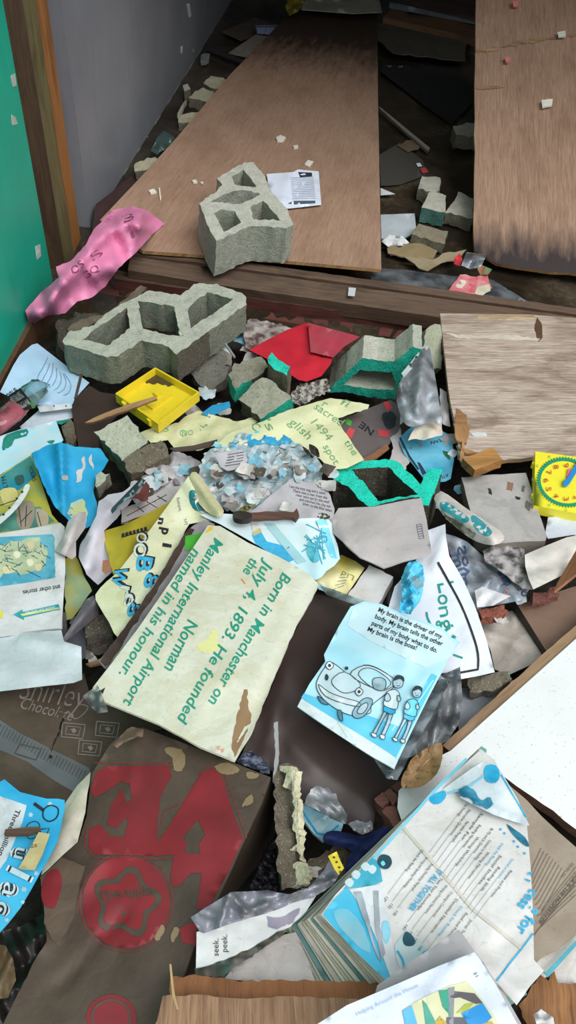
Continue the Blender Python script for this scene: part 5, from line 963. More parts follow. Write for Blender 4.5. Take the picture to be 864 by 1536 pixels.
om = Sheet('ocean_map', 'blue map piece with upside-down lettering under the clear bag', 'map', [(597, 657), (620, 638), (650, 640), (678, 654), (681, 690), (676, 718), (668, 722), (640, 724), (622, 700), (606, 680)], .05, wash('#4aa3c4', '#79bdd2', 12), ctrl=[(597, 657, .0), (680, 660, .0), (650, 722, 0)], creases=[(600, 660, 636, 720, .006, 8)], crump=(.004, 40))
om.text('lettering', 'OCEAN', (675, 655), (646, 662), 5, IDK, k=2); om.line('printed_edge', [(600, 656), (614, 684), (628, 704)], 2.5, ink('#243040')); om.text('lettering', 'ATL', (672, 710), (660, 714), 5, IDK, k=2); om.fill('printed_shape', [(664, 676), (672, 678), (676, 690), (668, 684)], ink('#2c5a40'), k=2, torn=1, res=4); om.fill('printed_shape', [(626, 693), (630, 694), (640, 710), (634, 712)], ink('#243040'), k=2, res=5)
Sheet('white_card', 'folded torn white card with a yellowed corner at the foot of the clear bag', 'cardboard', [(612, 661), (622, 640), (630, 630), (650, 632), (662, 624), (664, 652), (650, 656), (636, 660), (624, 658)], .105, paper('#d3cbbd', '#b09a6a', .5), creases=[(630, 630, 648, 654, .012, 12)], crump=(.008, 26), torn=.8, res=5)
Sheet('clear_bag', 'clear plastic bag with a white lining hanging over the green-faced breeze block', 'plastic bag', smooth_poly([(594, 592), (600, 572), (616, 548), (632, 524), (644, 520), (648, 540), (654, 572), (660, 612), (662, 640), (650, 632), (636, 636), (618, 640), (606, 634), (598, 614)], 2), .155, film('#cfd6dc', .5), ctrl=[(640, 522, .04), (600, 590, .0), (640, 636, -.02), (630, 580, .02)], creases=[(600, 576, 614, 636, .02, 10), (634, 530, 626, 620, .025, 14)], crump=(.014, 26), res=5)
lin = Sheet('white_lining', None, None, [(604, 604), (616, 596), (624, 574), (644, 578), (650, 600), (640, 626), (618, 638), (606, 630)], .118, paper('#d6dbe4', '#9a9ea6', .2), crump=(.012, 26), parent=_SH[-1].o, res=5, part_label='white paper inside the bag')
Sheet('punched_strip', 'white hole-punched strip along the edge of the hanging clear bag', 'strip', [(602, 560), (618, 541), (634, 520), (644, 519), (636, 532), (620, 550), (606, 566)], .165, paper('#c3ccca'), ctrl=[(640, 520, .04), (602, 562, .01), (622, 544, .025)], crump=(0, 30), res=5)
for x, y in ((625, 536), (616, 547)): _SH[-1].fill('punched_hole', smooth_poly([(x-2.4, y), (x, y-2.4), (x+2.4, y), (x, y+2.4)], 2), IDK, k=2, res=3)
Sheet('white_scrap', 'white ragged scrap in the gap beside the weathered plywood', 'paper', [(660, 582), (670, 588), (674, 622), (676, 640), (664, 636), (660, 610)], .06, paper('#b7b4b4'), crump=(.012, 20), torn=1, res=5)
# pulped paper in the centre
pm = Sheet('pulped_paper', 'mass of wet shredded blue and white paper in the centre of the heap', 'paper', [(302, 690), (320, 672), (346, 664), (360, 648), (392, 654), (426, 654), (452, 666), (472, 684), (484, 700), (486, 724), (470, 736), (440, 736), (410, 752), (388, 768), (350, 768), (326, 762), (308, 730), (298, 712)], .106, wash('#bfc0be', '#8fb0bc', 70, lo=.4, hi=.62), crump=(.014, 16), torn=3, res=4.5, sharp=25)
for i in range(46):
    x, y = rr.uniform(312, 466), rr.uniform(662, 752); n_ = rr.randint(4, 6); pm.fill('soaked_print', [(x+rr.uniform(3, 10)*math.cos(2*math.pi*k/n_), y+rr.uniform(2, 7)*math.sin(2*math.pi*k/n_)) for k in range(n_)], rr.choice([wash('#1f93c4', '#46b0d4', 30), wash('#3f7f88', '#6fa8ae', 40), paper('#cfcdd0'), paper('#d8d6d4'), wash('#3a3a38', '#6a6a66', 60), wash('#6fc0da', '#a8d8e4', 30), paper('#9a958e')]), k=1+i*.06, torn=1.5, res=5)
for i in range(40):
    x, y = rr.uniform(312, 466), rr.uniform(664, 750); a = rr.uniform(-.6, .6); L_ = rr.uniform(6, 16); pm.line('soaked_print', [(x, y), (x+L_*math.cos(a), y+L_*math.sin(a))], rr.uniform(.6, 1.2), rr.choice([IDK, IGY, ink('#2a6d8a')]), 4)
pm.fill('soaked_print', [(370, 656), (384, 646), (400, 656), (426, 652), (440, 662), (420, 668), (398, 664), (376, 670)], wash('#1f93c4', '#46a8cc', 30), k=4, torn=2, res=5)
ptx = Sheet('text_page', 'grey torn page with black lines of text left of the turquoise-faced block', 'paper', [(366, 772), (384, 762), (400, 748), (424, 728), (440, 716), (460, 724), (486, 726), (496, 744), (502, 764), (500, 778), (476, 780), (440, 776), (400, 776)], .118, paper('#b9b4b8', '#7d767a', .35), ctrl=[(440, 718, .01), (500, 772, .01), (370, 772, .0)], creases=[(424, 730, 470, 770, .008, 18)], crump=(.005, 36), torn=.6, res=6)
for i, stt in enumerate(['I am the tree stag and a stork', 'There was a man from the', 'river who sat by the well', 'and watched the clay run', 'down to the blue water']): ptx.text('printed_text', stt, (434+i*5, 731+i*6.5), (488+i*2.5, 742+i*6.5), 4.2, ink('#33333a'), k=2)
tw = Sheet('text_page', 'torn scrap with slanting lines of print in the pulped blue paper', 'paper', [(322, 682), (342, 676), (364, 674), (372, 690), (366, 702), (342, 706), (330, 700)], .142, paper('#c3c0c6'), crump=(.005, 24), torn=.8, res=5)
for i in range(5): tw.line('printed_text', [(342-i*1.2, 682+i*4.2), (366-i*.5, 678+i*4.2)], 1, ink('#4a4a52'))
SCN = ['pale grey', 'pale blue', 'dirty brown-grey', 'blue', 'whitish', 'dark brown']
scm = [paper('#b9b4b2', '#5a524c', .5), wash('#9fb8c0', '#d0d2d2', 30), paper('#8d857e', '#3f3832', .5), wash('#4f9db8', '#a8c4cc', 30), paper('#cfcac4'), paper('#5c524a', '#2c2622')]
zones = [(205, 695, 250, 750, 12, .055, 'between the pale concrete cube and the table page'), (250, 690, 300, 750, 14, .055, 'between the crumpled yellow strip and the rolled poster edge'), (300, 700, 370, 770, 11, .130, 'on the left half of the pulped blue paper'), (370, 690, 430, 760, 11, .130, 'on the right half of the pulped blue paper'), (440, 690, 500, 730, 8, .128, 'above the grey text page'),
         (330, 500, 380, 540, 8, .03, 'between the large breeze block and the red sheet'), (590, 600, 690, 740, 8, .045, 'around the ocean map'), (490, 770, 600, 890, 6, .03, 'under the grey cardboard flap'), (660, 860, 800, 930, 8, .045, 'around the printed plastic bag'), (100, 880, 160, 990, 6, .005, 'around the grey paper cone'),
         (420, 1290, 500, 1340, 6, .03, 'between the mortared slab and the textbook'), (650, 720, 700, 760, 4, .03, 'beside the top of the rolled card'), (280, 560, 340, 620, 5, .0, 'below the right corner of the yellow tray')]
for (x0, y0, x1, y1, n_, off, where) in zones:
    xs_ = sorted(rr.uniform(x0, x1) for _ in range(n_)); per = {k: [j for j in range(n_) if j % 6 == k] for k in range(6)}
    for i in range(n_):
        x, y = xs_[i], rr.uniform(y0, y1); a0 = rr.uniform(0, 6); kk = rr.randint(4, 6); s_ = rr.uniform(7, 17)
        poly = [(x+s_*rr.uniform(.6, 1.3)*math.cos(a0+2*math.pi*k/kk), y+s_*.75*rr.uniform(.6, 1.3)*math.sin(a0+2*math.pi*k/kk)) for k in range(kk)]
        ci = i % 6; q_ = per[ci].index(i); nq = len(per[ci]); side = '' if nq == 1 else ['left-hand ', 'right-hand '][q_] if nq == 2 else ['leftmost ', 'middle ', 'rightmost '][q_]; lb_ = side+'%s paper scrap %s' % (SCN[ci], where); Sheet('paper_scrap', lb_, 'paper scrap', poly, off+i*.0012, scm[ci], crump=(.010, 18), torn=1.2, res=5, group='torn paper scraps '+where)
hm = root('rusty_hammer', hp(410, 770, .125), 'rusty brown hammer-like bar with a dark round head, above the handwritten board', 'tool')
prism('handle', None, None, [(374, 769), (400, 767), (440, 768), (446, 762), (449, 774), (444, 780), (438, 776), (376, 778)], Plane([(374, 769, .155), (446, 764, .155), (400, 778, .153)]), .008, [wood('#5a3f34', '#6f5044', '#2e201a')], parent=hm, rough=.0015, res=6)
prism('head', None, None, smooth_poly([(350, 770), (360, 766), (374, 769), (377, 775), (366, 779), (353, 777)], 3), Plane([(374, 769, .16), (350, 770, .16), (366, 779, .158)]), .014, [plastic('#2c2420', .5, .3)], parent=hm, rough=.002, res=5)
def leaf(lab, tip, tail, width, z, col, dark, name='dry_leaf', curl=.01, outline=None):
    (x0, y0), (x1, y1) = tail, tip; dx, dy = x1-x0, y1-y0; nx, ny = -dy, dx; L = math.hypot(dx, dy)
    prof = [0, .55, .9, 1, .85, .5, 0]; up_ = [(x0+dx*t/6+nx/L*width*p, y0+dy*t/6+ny/L*width*p) for t, p in enumerate(prof)]; dn = [(x0+dx*t/6-nx/L*width*p, y0+dy*t/6-ny/L*width*p) for t, p in enumerate(prof)][1:-1][::-1]
    s = Sheet(name, lab, 'leaf', smooth_poly(outline or (up_+dn), 2), z, paper(col, dark, .5), creases=[(x0, y0, x1, y1, -curl, width*.9)], crump=(curl*1.2, max(6, width*.6)), res=max(3, width/3.2))
    s.line('midrib', [(x0, y0), (x0+dx*.5, y0+dy*.5), (x1, y1)], max(.8, width*.07), ink('#b59a6c') if width > 10 else ink(dark), 2)
    if width > 10:
        for t in (.25, .4, .55, .7):
            for sgn in (-1, 1): s.line('vein', [(x0+dx*t, y0+dy*t), (x0+dx*(t+.16)+sgn*nx/L*width*.7, y0+dy*(t+.16)+sgn*ny/L*width*.7)], 1, ink('#a88a5c'), 2)
    return s
leaf('small dark oval leaf on the pale yellow handwritten poster', (479, 686), (464, 666), 5.5, .135, '#3a3430', '#1f1b18'); leaf('narrow dark leaf left of the oval leaf on the yellow poster', (470, 687), (453, 669), 2.5, .132, '#3a3430', '#1f1b18')
leaf('small green leaf at the lower corner of the grey text page', (498, 776), (474, 772), 4, .135, '#4a5a34', '#2a3420'); leaf('olive curled leaf above the head of the rusty hammer', (384, 756), (352, 770), 4, .145, '#7d7a4a', '#4a4626')
# ================================================================== the near part of the heap
zb = lambda L: [(120+X/2.88, 1120+Y/2.88) for X, Y in L]
bxr = root('brown_carton', hp(250, 1300, -.05), 'large crushed brown carton with faded red block print, at the lower left', 'cardboard box')
BK = paper('#54473c', '#30261f', .55, .6)
BS = Drape(.085, [(200, 1095, .01), (406, 1166, .05), (290, 1420, .02), (60, 1500, -.02), (100, 1300, -.01), (240, 1536, .0)], creases=[(150, 1290, 60, 1420, .008, 20), (186, 1370, 90, 1480, -.006, 14), (205, 1100, 195, 1180, .006, 12), (300, 1240, 240, 1160, .002, 30)], crump=(.003, 90), seed=71)
bx = Sheet('top_panel', None, None, [(192, 1094), (214, 1091), (240, 1101), (320, 1132), (406, 1166), (392, 1206), (366, 1262), (332, 1336), (308, 1386), (290, 1424), (268, 1484), (238, 1548), (0, 1548), (22, 1500), (58, 1430), (70, 1412), (64, 1350), (60, 1312), (92, 1284), (118, 1262), (130, 1224), (138, 1160), (164, 1118)], 0, BK, surf=BS, parent=bxr, thick=.003, torn=.8, res=10, tedges={12, 13, 14, 15, 16, 22})
bx.lift = .0006
RED = wash('#8a2a30', '#702428', 9); RDL = ink('#7a2c2e')
def bfill(poly, m=RED, k=1.5, sm=0): bx.fill('printed_shape', zb(poly), m, k=k, smooth=sm)
bfill([(110, 85), (385, 80), (395, 130), (350, 210), (338, 300), (330, 400), (410, 465), (330, 472), (60, 465), (35, 425), (40, 355), (85, 335), (130, 385), (190, 392), (208, 320), (192, 308), (160, 350), (118, 340), (130, 260), (180, 180), (200, 240), (224, 228), (215, 160), (180, 150), (110, 195), (62, 220), (45, 190), (70, 110)])
bx.fill('printed_shape', zb([(340, 408), (430, 270), (530, 110), (575, 92), (612, 125), (660, 280), (705, 400), (640, 540), (560, 690), (505, 705), (525, 545), (480, 545), (430, 600), (400, 605), (390, 560), (405, 470)]), RED, holes=[dense(zb([(510, 315), (540, 380), (512, 425), (520, 464), (450, 460), (462, 425), (445, 390)]), 8)[0]], k=1.6)
bfill([(430, 785), (470, 765), (505, 760), (500, 860), (440, 845)])
fl = [(200+190*math.cos(math.radians(t))*1.0, 672+200*math.sin(math.radians(t))) for t in range(0, 360, 15)]
pet = [(200+(132+22*math.cos(5*math.radians(t)+.6))*math.cos(math.radians(t)), 672+(138+22*math.cos(5*math.radians(t)+.6))*math.sin(math.radians(t))) for t in range(0, 360, 8)]
pet2 = [(200+(104+20*math.cos(5*math.radians(t)+.6))*math.cos(math.radians(t)), 672+(108+20*math.cos(5*math.radians(t)+.6))*math.sin(math.radians(t))) for t in range(0, 360, 8)]
bfill(fl, RED, 1.5); bfill(pet, BK, 2.6); bfill(pet2, RED, 3.6)
bx.text('lettering', 'ripe apple', zb([(90, 655)])[0], zb([(315, 640)])[0], 14, paper('#4f3f34', '#352a20', .5), k=5, bold=.03)
for off_ in (1.07,): bx.line('red_outline', zb([(200+(x-200)*off_, 672+(y-672)*off_) for x, y in fl]), 1.4, RDL, k=2, closed=True)
bx.line('red_outline', zb([(335, 400), (360, 280), (440, 240), (540, 90), (590, 85), (625, 120), (720, 395)]), 1.3, RDL, k=2); bx.line('red_outline', zb([(60, 70), (400, 68)]), 1.3, RDL, k=2); bx.line('red_outline', zb([(25, 340), (20, 430), (55, 482), (400, 485)]), 1.3, RDL, k=2)
fl2 = [(135+110*math.cos(math.radians(t)), 1170+100*math.sin(math.radians(t))) for t in range(0, 360, 20)]; bfill(fl2, RED, 1.5); bfill([(135+(x-135)*.8, 1170+(y-1170)*.8) for x, y in fl2], BK, 2.6); bfill([(135+(x-135)*.7, 1170+(y-1170)*.7) for x, y in fl2], RED, 3.6)
bx.fill('printed_shape', smooth_poly([(62, 1334), (72, 1310), (86, 1304), (92, 1324), (86, 1352), (72, 1366), (64, 1354)], 3), RED, k=1.5)
TAN = paper('#8d7a5c', '#6a583e', .4)
for poly in ([(370, 5), (440, 10), (455, 60), (440, 105), (405, 100), (400, 50), (372, 28)], [(580, 85), (640, 68), (690, 100), (660, 120), (615, 118)], [(720, 110), (770, 115), (765, 135), (725, 138)], [(740, 205), (748, 240), (700, 262), (710, 235)], [(350, 770), (366, 785), (345, 835), (322, 830)], [(405, 780), (430, 790), (405, 845), (392, 830)]):
    bx.fill('scuff', zb(poly), TAN, k=2.2, torn=1.2, res=5, smooth=2)
sd_ = Sheet('side_panel', None, None, [(406, 1166), (410, 1186), (410, 1246), (388, 1296), (352, 1340), (300, 1396), (294, 1470), (266, 1492), (268, 1484), (290, 1424), (308, 1386), (332, 1336), (366, 1262), (392, 1206)], .02, paper('#3f342a', '#231c16', .5), ctrl=[(406, 1166, .113), (392, 1206, .108), (332, 1336, .095), (290, 1424, .085), (268, 1484, .065), (410, 1250, -.03), (352, 1340, -.03), (296, 1460, -.01)], crump=(.002, 60), parent=bxr, thick=.003, res=7)
fl_ = Sheet('torn_flap', None, None, [(190, 1094), (198, 1090), (216, 1094), (214, 1106), (204, 1104), (192, 1108), (176, 1122), (168, 1118)], .125, paper('#6a5848', '#3a2e24', .5), creases=[(172, 1118, 212, 1098, .012, 8)], crump=(.003, 30), parent=bxr, thick=.003, res=5)
fl3 = Sheet('torn_flap', None, None, [(60, 1316), (92, 1286), (128, 1300), (120, 1320), (112, 1370), (90, 1415), (78, 1410), (66, 1384), (66, 1356)], .11, paper('#635446', '#3a2e24', .45), ctrl=[(60, 1316, .0), (128, 1300, .0), (88, 1414, .015)], crump=(.003, 50), parent=bxr, thick=.003, torn=.8, res=6)
fl3.fill('printed_shape', smooth_poly([(62, 1334), (72, 1310), (86, 1304), (93, 1320), (88, 1346), (80, 1362), (66, 1356)], 3), RED, k=2)
Sheet('black_sheet', 'dark crumpled sheet filling the black gap at the lower left edge', 'plastic sheet', [(-12, 1400), (30, 1390), (66, 1370), (72, 1412), (50, 1450), (20, 1506), (0, 1540), (-12, 1540)], .03, plastic('#25201d', .4, .3), crump=(.014, 44), res=5)  # dark sheet stands in for the black gap beside the carton
Sheet('tan_lump', 'tan crumpled lump of card at the lower left edge', 'cardboard', [(-10, 1416), (8, 1418), (20, 1440), (24, 1470), (12, 1496), (-10, 1500)], .075, paper('#6d5c42', '#3a2e20', .5), crump=(.016, 24), res=5)
# blue letter card and white sheet behind it
Sheet('white_sheet', 'blank white sheet behind the blue letter card at the left edge', 'paper', [(136, 1158), (131, 1190), (128, 1218), (116, 1262), (62, 1312), (66, 1290), (90, 1246), (98, 1204), (116, 1178)], .125, paper('#c9c3b2', '#a08a60', .5), ctrl=[(136, 1160, .0), (116, 1260, .01), (62, 1310, .0)], creases=[(132, 1170, 80, 1290, .008, 12)], crump=(.003, 40))
lc = Sheet('letter_card', 'bright blue card with outlined letters and a magnifying glass at the left edge', 'card', smooth_poly([(-12, 1180), (30, 1188), (70, 1198), (97, 1200), (94, 1226), (86, 1262), (62, 1306), (30, 1362), (0, 1398), (-12, 1410)], 2), .155, wash('#2fa4d4', '#4ab8e0', 9), ctrl=[(0, 1185, 0), (95, 1202, .0), (0, 1400, .02), (60, 1300, .01)], crump=(.003, 60))
lc.fill('white_panel', [(-12, 1192), (0, 1194), (40, 1208), (34, 1232), (10, 1290), (-12, 1320)], paper('#d5dde2')); WL = paper('#d3dde2')
lc.text('lettering', 'Three million', (24, 1213), (-3, 1282), 8, IDK, k=2, bold=.01)
for ch, a, b, h in [('u', (24, 1270), (20, 1286), 22), ('l', (18, 1300), (14, 1308), 32), ('a', (8, 1322), (2, 1342), 28), ('c', (-4, 1350), (-10, 1368), 28)]:
    lc.text('lettering', ch, a, b, h, WL, k=2, bold=.14); lc.text('lettering', ch, a, b, h, IDK, k=3, bold=.07); lc.text('lettering', ch, a, b, h, paper('#b9cfd6'), k=4, bold=.0)
lc.line('magnifier', smooth_poly([(76, 1208), (87, 1213), (85, 1226), (74, 1232), (65, 1226), (66, 1214)], 4), 2, IDK, closed=True); lc.line('magnifier', [(51, 1205), (66, 1216)], 5, IDK); lc.line('magnifier', smooth_poly([(42, 1236), (54, 1232), (60, 1240), (56, 1254), (44, 1258), (38, 1248)], 3), 1.2, IDK, closed=True); lc.line('magnifier', [(60, 1244), (74, 1242), (70, 1252)], 1.2, IDK)
def star(x, y, r): lc.fill('printed_shape', [(x+(r if k % 2 == 0 else r*.5)*math.cos(k*math.pi/6), y+(r if k % 2 == 0 else r*.5)*math.sin(k*math.pi/6)) for k in range(12)], paper('#a9d6e6'), k=1.5, res=5)
for p in ((46, 1222, 5), (75, 1206, 5), (36, 1334, 6), (54, 1310, 5), (10, 1380, 5), (34, 1353, 4)): star(*p)
prism('wood_strip', 'brown wood strip lying on the blue letter card', 'stick', [(8, 1244), (34, 1241), (60, 1240), (61, 1246), (40, 1250), (6, 1252)], Plane([(8, 1244, .178), (60, 1240, .178), (40, 1250, .178)]), .005, [wood('#6a5444', '#54402f')], res=8, rough=.001)
sl = Sheet('yellow_slip', 'pale yellow slip of card lying on the blue letter card', 'card', [(58, 1248), (75, 1251), (64, 1280), (52, 1304), (28, 1302), (44, 1274)], .178, paper('#c2b584', '#8a7a4a', .4), crump=(.002, 30), thick=.002); sl.text('lettering', '2a', (46, 1272), (56, 1270), 7, ink('#6a5030'), k=2)
# centre bottom: booklet, cloth, torn film, netting
Sheet('blue_booklet', 'small blue and white booklet sticking out under the black sack', 'booklet', [(444, 1200), (470, 1212), (516, 1232), (512, 1246), (498, 1254), (484, 1262), (470, 1250), (452, 1226)], .035, wash('#5fb4cc', '#b4cfd2', 12), crump=(.003, 40), creases=[(450, 1206, 500, 1250, .006, 10)], thick=.004)
_SH[-1].fill('printed_shape', [(470, 1234), (490, 1222), (500, 1230), (484, 1246), (474, 1248)], wash('#b9d2d4', '#8fc0ca', 20)); _SH[-1].line('printed_edge', [(450, 1212), (476, 1250), (492, 1252), (508, 1238)], 3, ink('#2a93bc'))
Sheet('navy_cloth', 'crumpled navy blue cloth above the open textbook', 'cloth', smooth_poly([(484, 1258), (490, 1248), (506, 1246), (530, 1252), (548, 1254), (570, 1242), (586, 1240), (580, 1258), (560, 1272), (536, 1296), (518, 1312), (520, 1290), (528, 1276), (508, 1270), (490, 1266)], 2), .055, paper('#1b2a5c', '#0e1530', .4, .8), creases=[(490, 1256, 545, 1268, .02, 12), (575, 1248, 522, 1300, .025, 14)], crump=(.01, 24), res=5)
for lab, poly in [('ragged clear plastic scrap on the lower edge of the black sack', [(456, 1206), (466, 1184), (474, 1179), (490, 1182), (498, 1190), (504, 1190), (510, 1206), (522, 1222), (518, 1236), (500, 1228), (474, 1214)]), ('small ragged clear plastic scrap beside the navy cloth', [(522, 1236), (536, 1230), (548, 1234), (556, 1230), (560, 1244), (544, 1252), (530, 1246)])]:
    Sheet('plastic_scrap', lab, 'plastic scrap', poly, .085, film('#b4b6bc', .55), crump=(.012, 20), torn=1.2, res=5)
Sheet('foil_scrap', 'crumpled blue-grey foil behind the top corner of the brown carton', 'foil', [(354, 1142), (364, 1130), (376, 1127), (390, 1136), (396, 1148), (400, 1140), (405, 1160), (396, 1160), (376, 1152)], .085, wash('#3d4458', '#8a90a4', 60, lo=.45, hi=.6), crump=(.014, 12), torn=1.2, res=4)
prism('metal_sliver', 'thin grey sliver standing at the top of the narrow concrete slab', 'splinter', [(411, 1084), (417, 1082), (419, 1130), (414, 1176), (409, 1172), (413, 1130)], Plane([(414, 1084, .14), (412, 1172, .13), (419, 1130, .135)]), .003, [plastic('#9a9a9a', .4, .4)], torn=.8, res=6)
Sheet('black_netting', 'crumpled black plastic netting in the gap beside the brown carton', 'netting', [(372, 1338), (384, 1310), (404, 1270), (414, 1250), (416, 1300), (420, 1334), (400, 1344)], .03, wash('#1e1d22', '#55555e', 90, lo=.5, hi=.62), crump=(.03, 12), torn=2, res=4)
chunk('rough brown concrete bit between the slab and the textbook', [(456, 1296), (478, 1284), (506, 1268), (524, 1278), (518, 1296), (490, 1312), (462, 1316)], .03, .04, [BROWNC])
zp = Sheet('zip_bag', 'crumpled clear zip bag with a yellow tab beside the textbook', 'plastic bag', [(286, 1376), (318, 1356), (346, 1338), (400, 1336), (436, 1342), (462, 1332), (486, 1306), (496, 1286), (510, 1288), (514, 1302), (500, 1328), (470, 1346), (440, 1354), (400, 1370), (350, 1384), (306, 1400), (300, 1398)], .145, film('#c9c6d8', .38), ctrl=[(290, 1376, .0), (400, 1340, .02), (500, 1292, .01), (320, 1395, -.01)], creases=[(345, 1340, 330, 1390, .02, 8), (345, 1340, 370, 1370, .02, 8), (372, 1366, 500, 1320, .012, 8)], crump=(.012, 26), res=5)
ytab = Sheet('yellow_tab', None, None, [(492, 1284), (505, 1277), (510, 1290), (516, 1302), (508, 1312), (502, 1304)], .172, paper('#d8c43a', '#8a7420', .3), parent=zp.o, res=5, crump=(0, 9), part_label='yellow tab with dark marks')
for p in ((501, 1286), (505, 1293), (509, 1301), (511, 1308)): ytab.fill('punched_hole', smooth_poly([(p[0]-2, p[1]), (p[0], p[1]-1.6), (p[0]+2.2, p[1]), (p[0], p[1]+1.6)], 2), IDK, k=2, res=3)
sk_ = Sheet('seek_page', 'white cover with small black words and a torn dirty lower edge, below the zip bag', 'booklet', [(295, 1398), (340, 1384), (400, 1368), (450, 1350), (474, 1344), (460, 1366), (436, 1390), (416, 1396), (380, 1420), (336, 1440), (294, 1452)], .115, paper('#d0d4d2', '#8d8a84', .35), ctrl=[(295, 1400, .01), (470, 1346, .01), (294, 1450, .0)], crump=(.002, 40), torn=1, tedges={5, 6, 7, 8, 9}, thick=.003)
sk_.text('lettering', 'seek.', (328, 1434), (328, 1408), 9, IDK, k=2); sk_.text('lettering', 'peek.', (341, 1428), (341, 1402), 9, IDK, k=2)
sk_.fill('grey_patch', [(400, 1374), (420, 1376), (450, 1362), (440, 1384), (416, 1394), (402, 1390)], wash('#6d7a8c', '#9a8d9c', 24), torn=2)
Sheet('torn_board', 'torn dirty brown and green picture layer under the small-worded white cover', 'cardboard', [(292, 1452), (336, 1436), (380, 1416), (420, 1394), (438, 1388), (424, 1402), (390, 1426), (350, 1452), (336, 1466), (292, 1464)], .098, wash('#6a5f56', '#4a6258', 30), crump=(.008, 18), torn=1.5, res=5)
Sheet('stained_sheet', 'white rain-stained sheet between the torn cover and the textbook', 'paper', [(336, 1468), (352, 1450), (392, 1424), (426, 1402), (444, 1398), (462, 1440), (474, 1476), (420, 1476)], .085, paper('#c3bcb8', '#8f7f70', .5), crump=(.003, 50))
# lower plank
LP = Plane([(250, 1492, .15), (500, 1490, .155), (400, 1540, .15)])
pk_ = prism('plank', 'splintered pale plank lying along the bottom edge', 'plank', [(244, 1494), (300, 1492), (370, 1498), (440, 1494), (520, 1498), (600, 1500), (640, 1560), (220, 1560), (236, 1530)], LP, .03, [wood('#a58264', '#6f523a', '#3f2c20', 1.6), wood('#b8866a', '#a06c58')], grain=88, res=12, torn=1.5, tedges={0, 1, 2, 3, 4})
prism('broken_strip', None, None, [(256, 1466), (300, 1464), (350, 1470), (420, 1470), (500, 1472), (590, 1474), (600, 1502), (520, 1502), (440, 1498), (370, 1502), (300, 1496), (254, 1496)], Plane([(256, 1466, .125), (590, 1474, .13), (400, 1500, .135)]), .02, [wood('#8a5a3c', '#a06a44', '#4a2c1c')], parent=pk_, grain=88, res=9, torn=2.5, rough=.002, part_label='darker splintered layer along the plank edge')
Sheet('grass_stalk', 'thin dry stalk standing at the left end of the bottom plank', 'stalk', [(254, 1446), (257, 1446), (262, 1490), (268, 1514), (265, 1514), (258, 1492)], .185, paper('#b59a6c'), crump=(0, 9), res=6)
# ---------------------------------------------------------------- white board at the lower right
WB = Plane([(672, 1120, .075), (864, 950, .075), (740, 1150, .09)])
wb = root('white_board', WB.P(760, 1080)-WB.n*.02, 'thick white faced board with a bare brown edge, lying at the lower right', 'board')
def whiteface():
    q = NT('white_laminate'); co = q.coord(); f = q.ramp(q.noise(co, 220, 3), [(.66, BLK), (.70, WHT)]); g = q.ramp(q.noise(co, 6, 4), [(.5, BLK), (.9, WHT)])
    k = q.mix(q.math('MULTIPLY', f, .6), c('#f3f4f3'), c('#6a6e66')); k = q.mix(q.math('MULTIPLY', g, .25), k, c('#b8b4a8')); return q.set(k, .35, .4)
prism('face', None, None, [(598, 1186), (630, 1158), (660, 1134), (676, 1126), (770, 1042), (864, 958), (960, 872), (1060, 782), (1150, 960), (1230, 1200), (1060, 1380), (864, 1244), (830, 1216), (800, 1196), (776, 1180), (738, 1150), (690, 1180), (604, 1236), (596, 1212)], WB, .016, [whiteface(), wood('#7a5a48', '#5d4336')], parent=wb, res=22, torn=1.4, tedges={0, 1, 2, 10, 11, 12, 13, 14, 17, 18}, part_label='white speckled face')
prism('bare_edge', None, None, [(664, 1118), (760, 1030), (864, 938), (960, 852), (1058, 764), (1062, 784), (960, 874), (864, 960), (770, 1044), (686, 1124), (676, 1128)], Plane([(672, 1120, .069), (864, 950, .069), (740, 1150, .084)]), .02, [wood('#b59878', '#9a7a5c', '#6a4c38'), wood('#8a6a50', '#6a4c38')], parent=wb, grain=-41, res=12, torn=.8, part_label='bare brown wood edge')
for i, poly in enumerate([[(562, 1198), (574, 1188), (584, 1202), (574, 1212)], [(576, 1190), (586, 1182), (600, 1200), (588, 1208)], [(572, 1214), (590, 1206), (606, 1232), (594, 1244)], [(586, 1180), (602, 1170), (608, 1182), (596, 1190)], [(658, 1118), (670, 1110), (682, 1124), (672, 1132)]]):
    prism('broken_end', None, None, poly, Plane([(672, 1120, .07-.004*i), (864, 950, .07-.004*i), (740, 1150, .085-.004*i)]), .02, [wood('#8a5f52', '#74483e', '#4a2c26')], parent=wb, res=6, torn=1.2, rough=.0015, part_label='reddish broken wood end')
leaf('large dry brown leaf at the broken corner of the white board', (662, 1118), (604, 1182), 22, .125, '#a08058', '#5d4630', curl=.014, outline=[(604, 1182), (603, 1168), (612, 1150), (622, 1134), (644, 1120), (662, 1114), (664, 1130), (660, 1150), (648, 1168), (630, 1180), (614, 1182)])
Sheet('dark_board_or_gap', 'dark brown strip standing in for the shade in the gap beneath the white board edge', 'board', [(728, 1146), (776, 1178), (830, 1220), (880, 1258), (880, 1300), (840, 1262), (806, 1222), (770, 1190)], .05, paper('#4f4238', '#2e2620', .4), crump=(0, 30), thick=.004)  # no board here: the gap's shade put in as a dark brown sheet
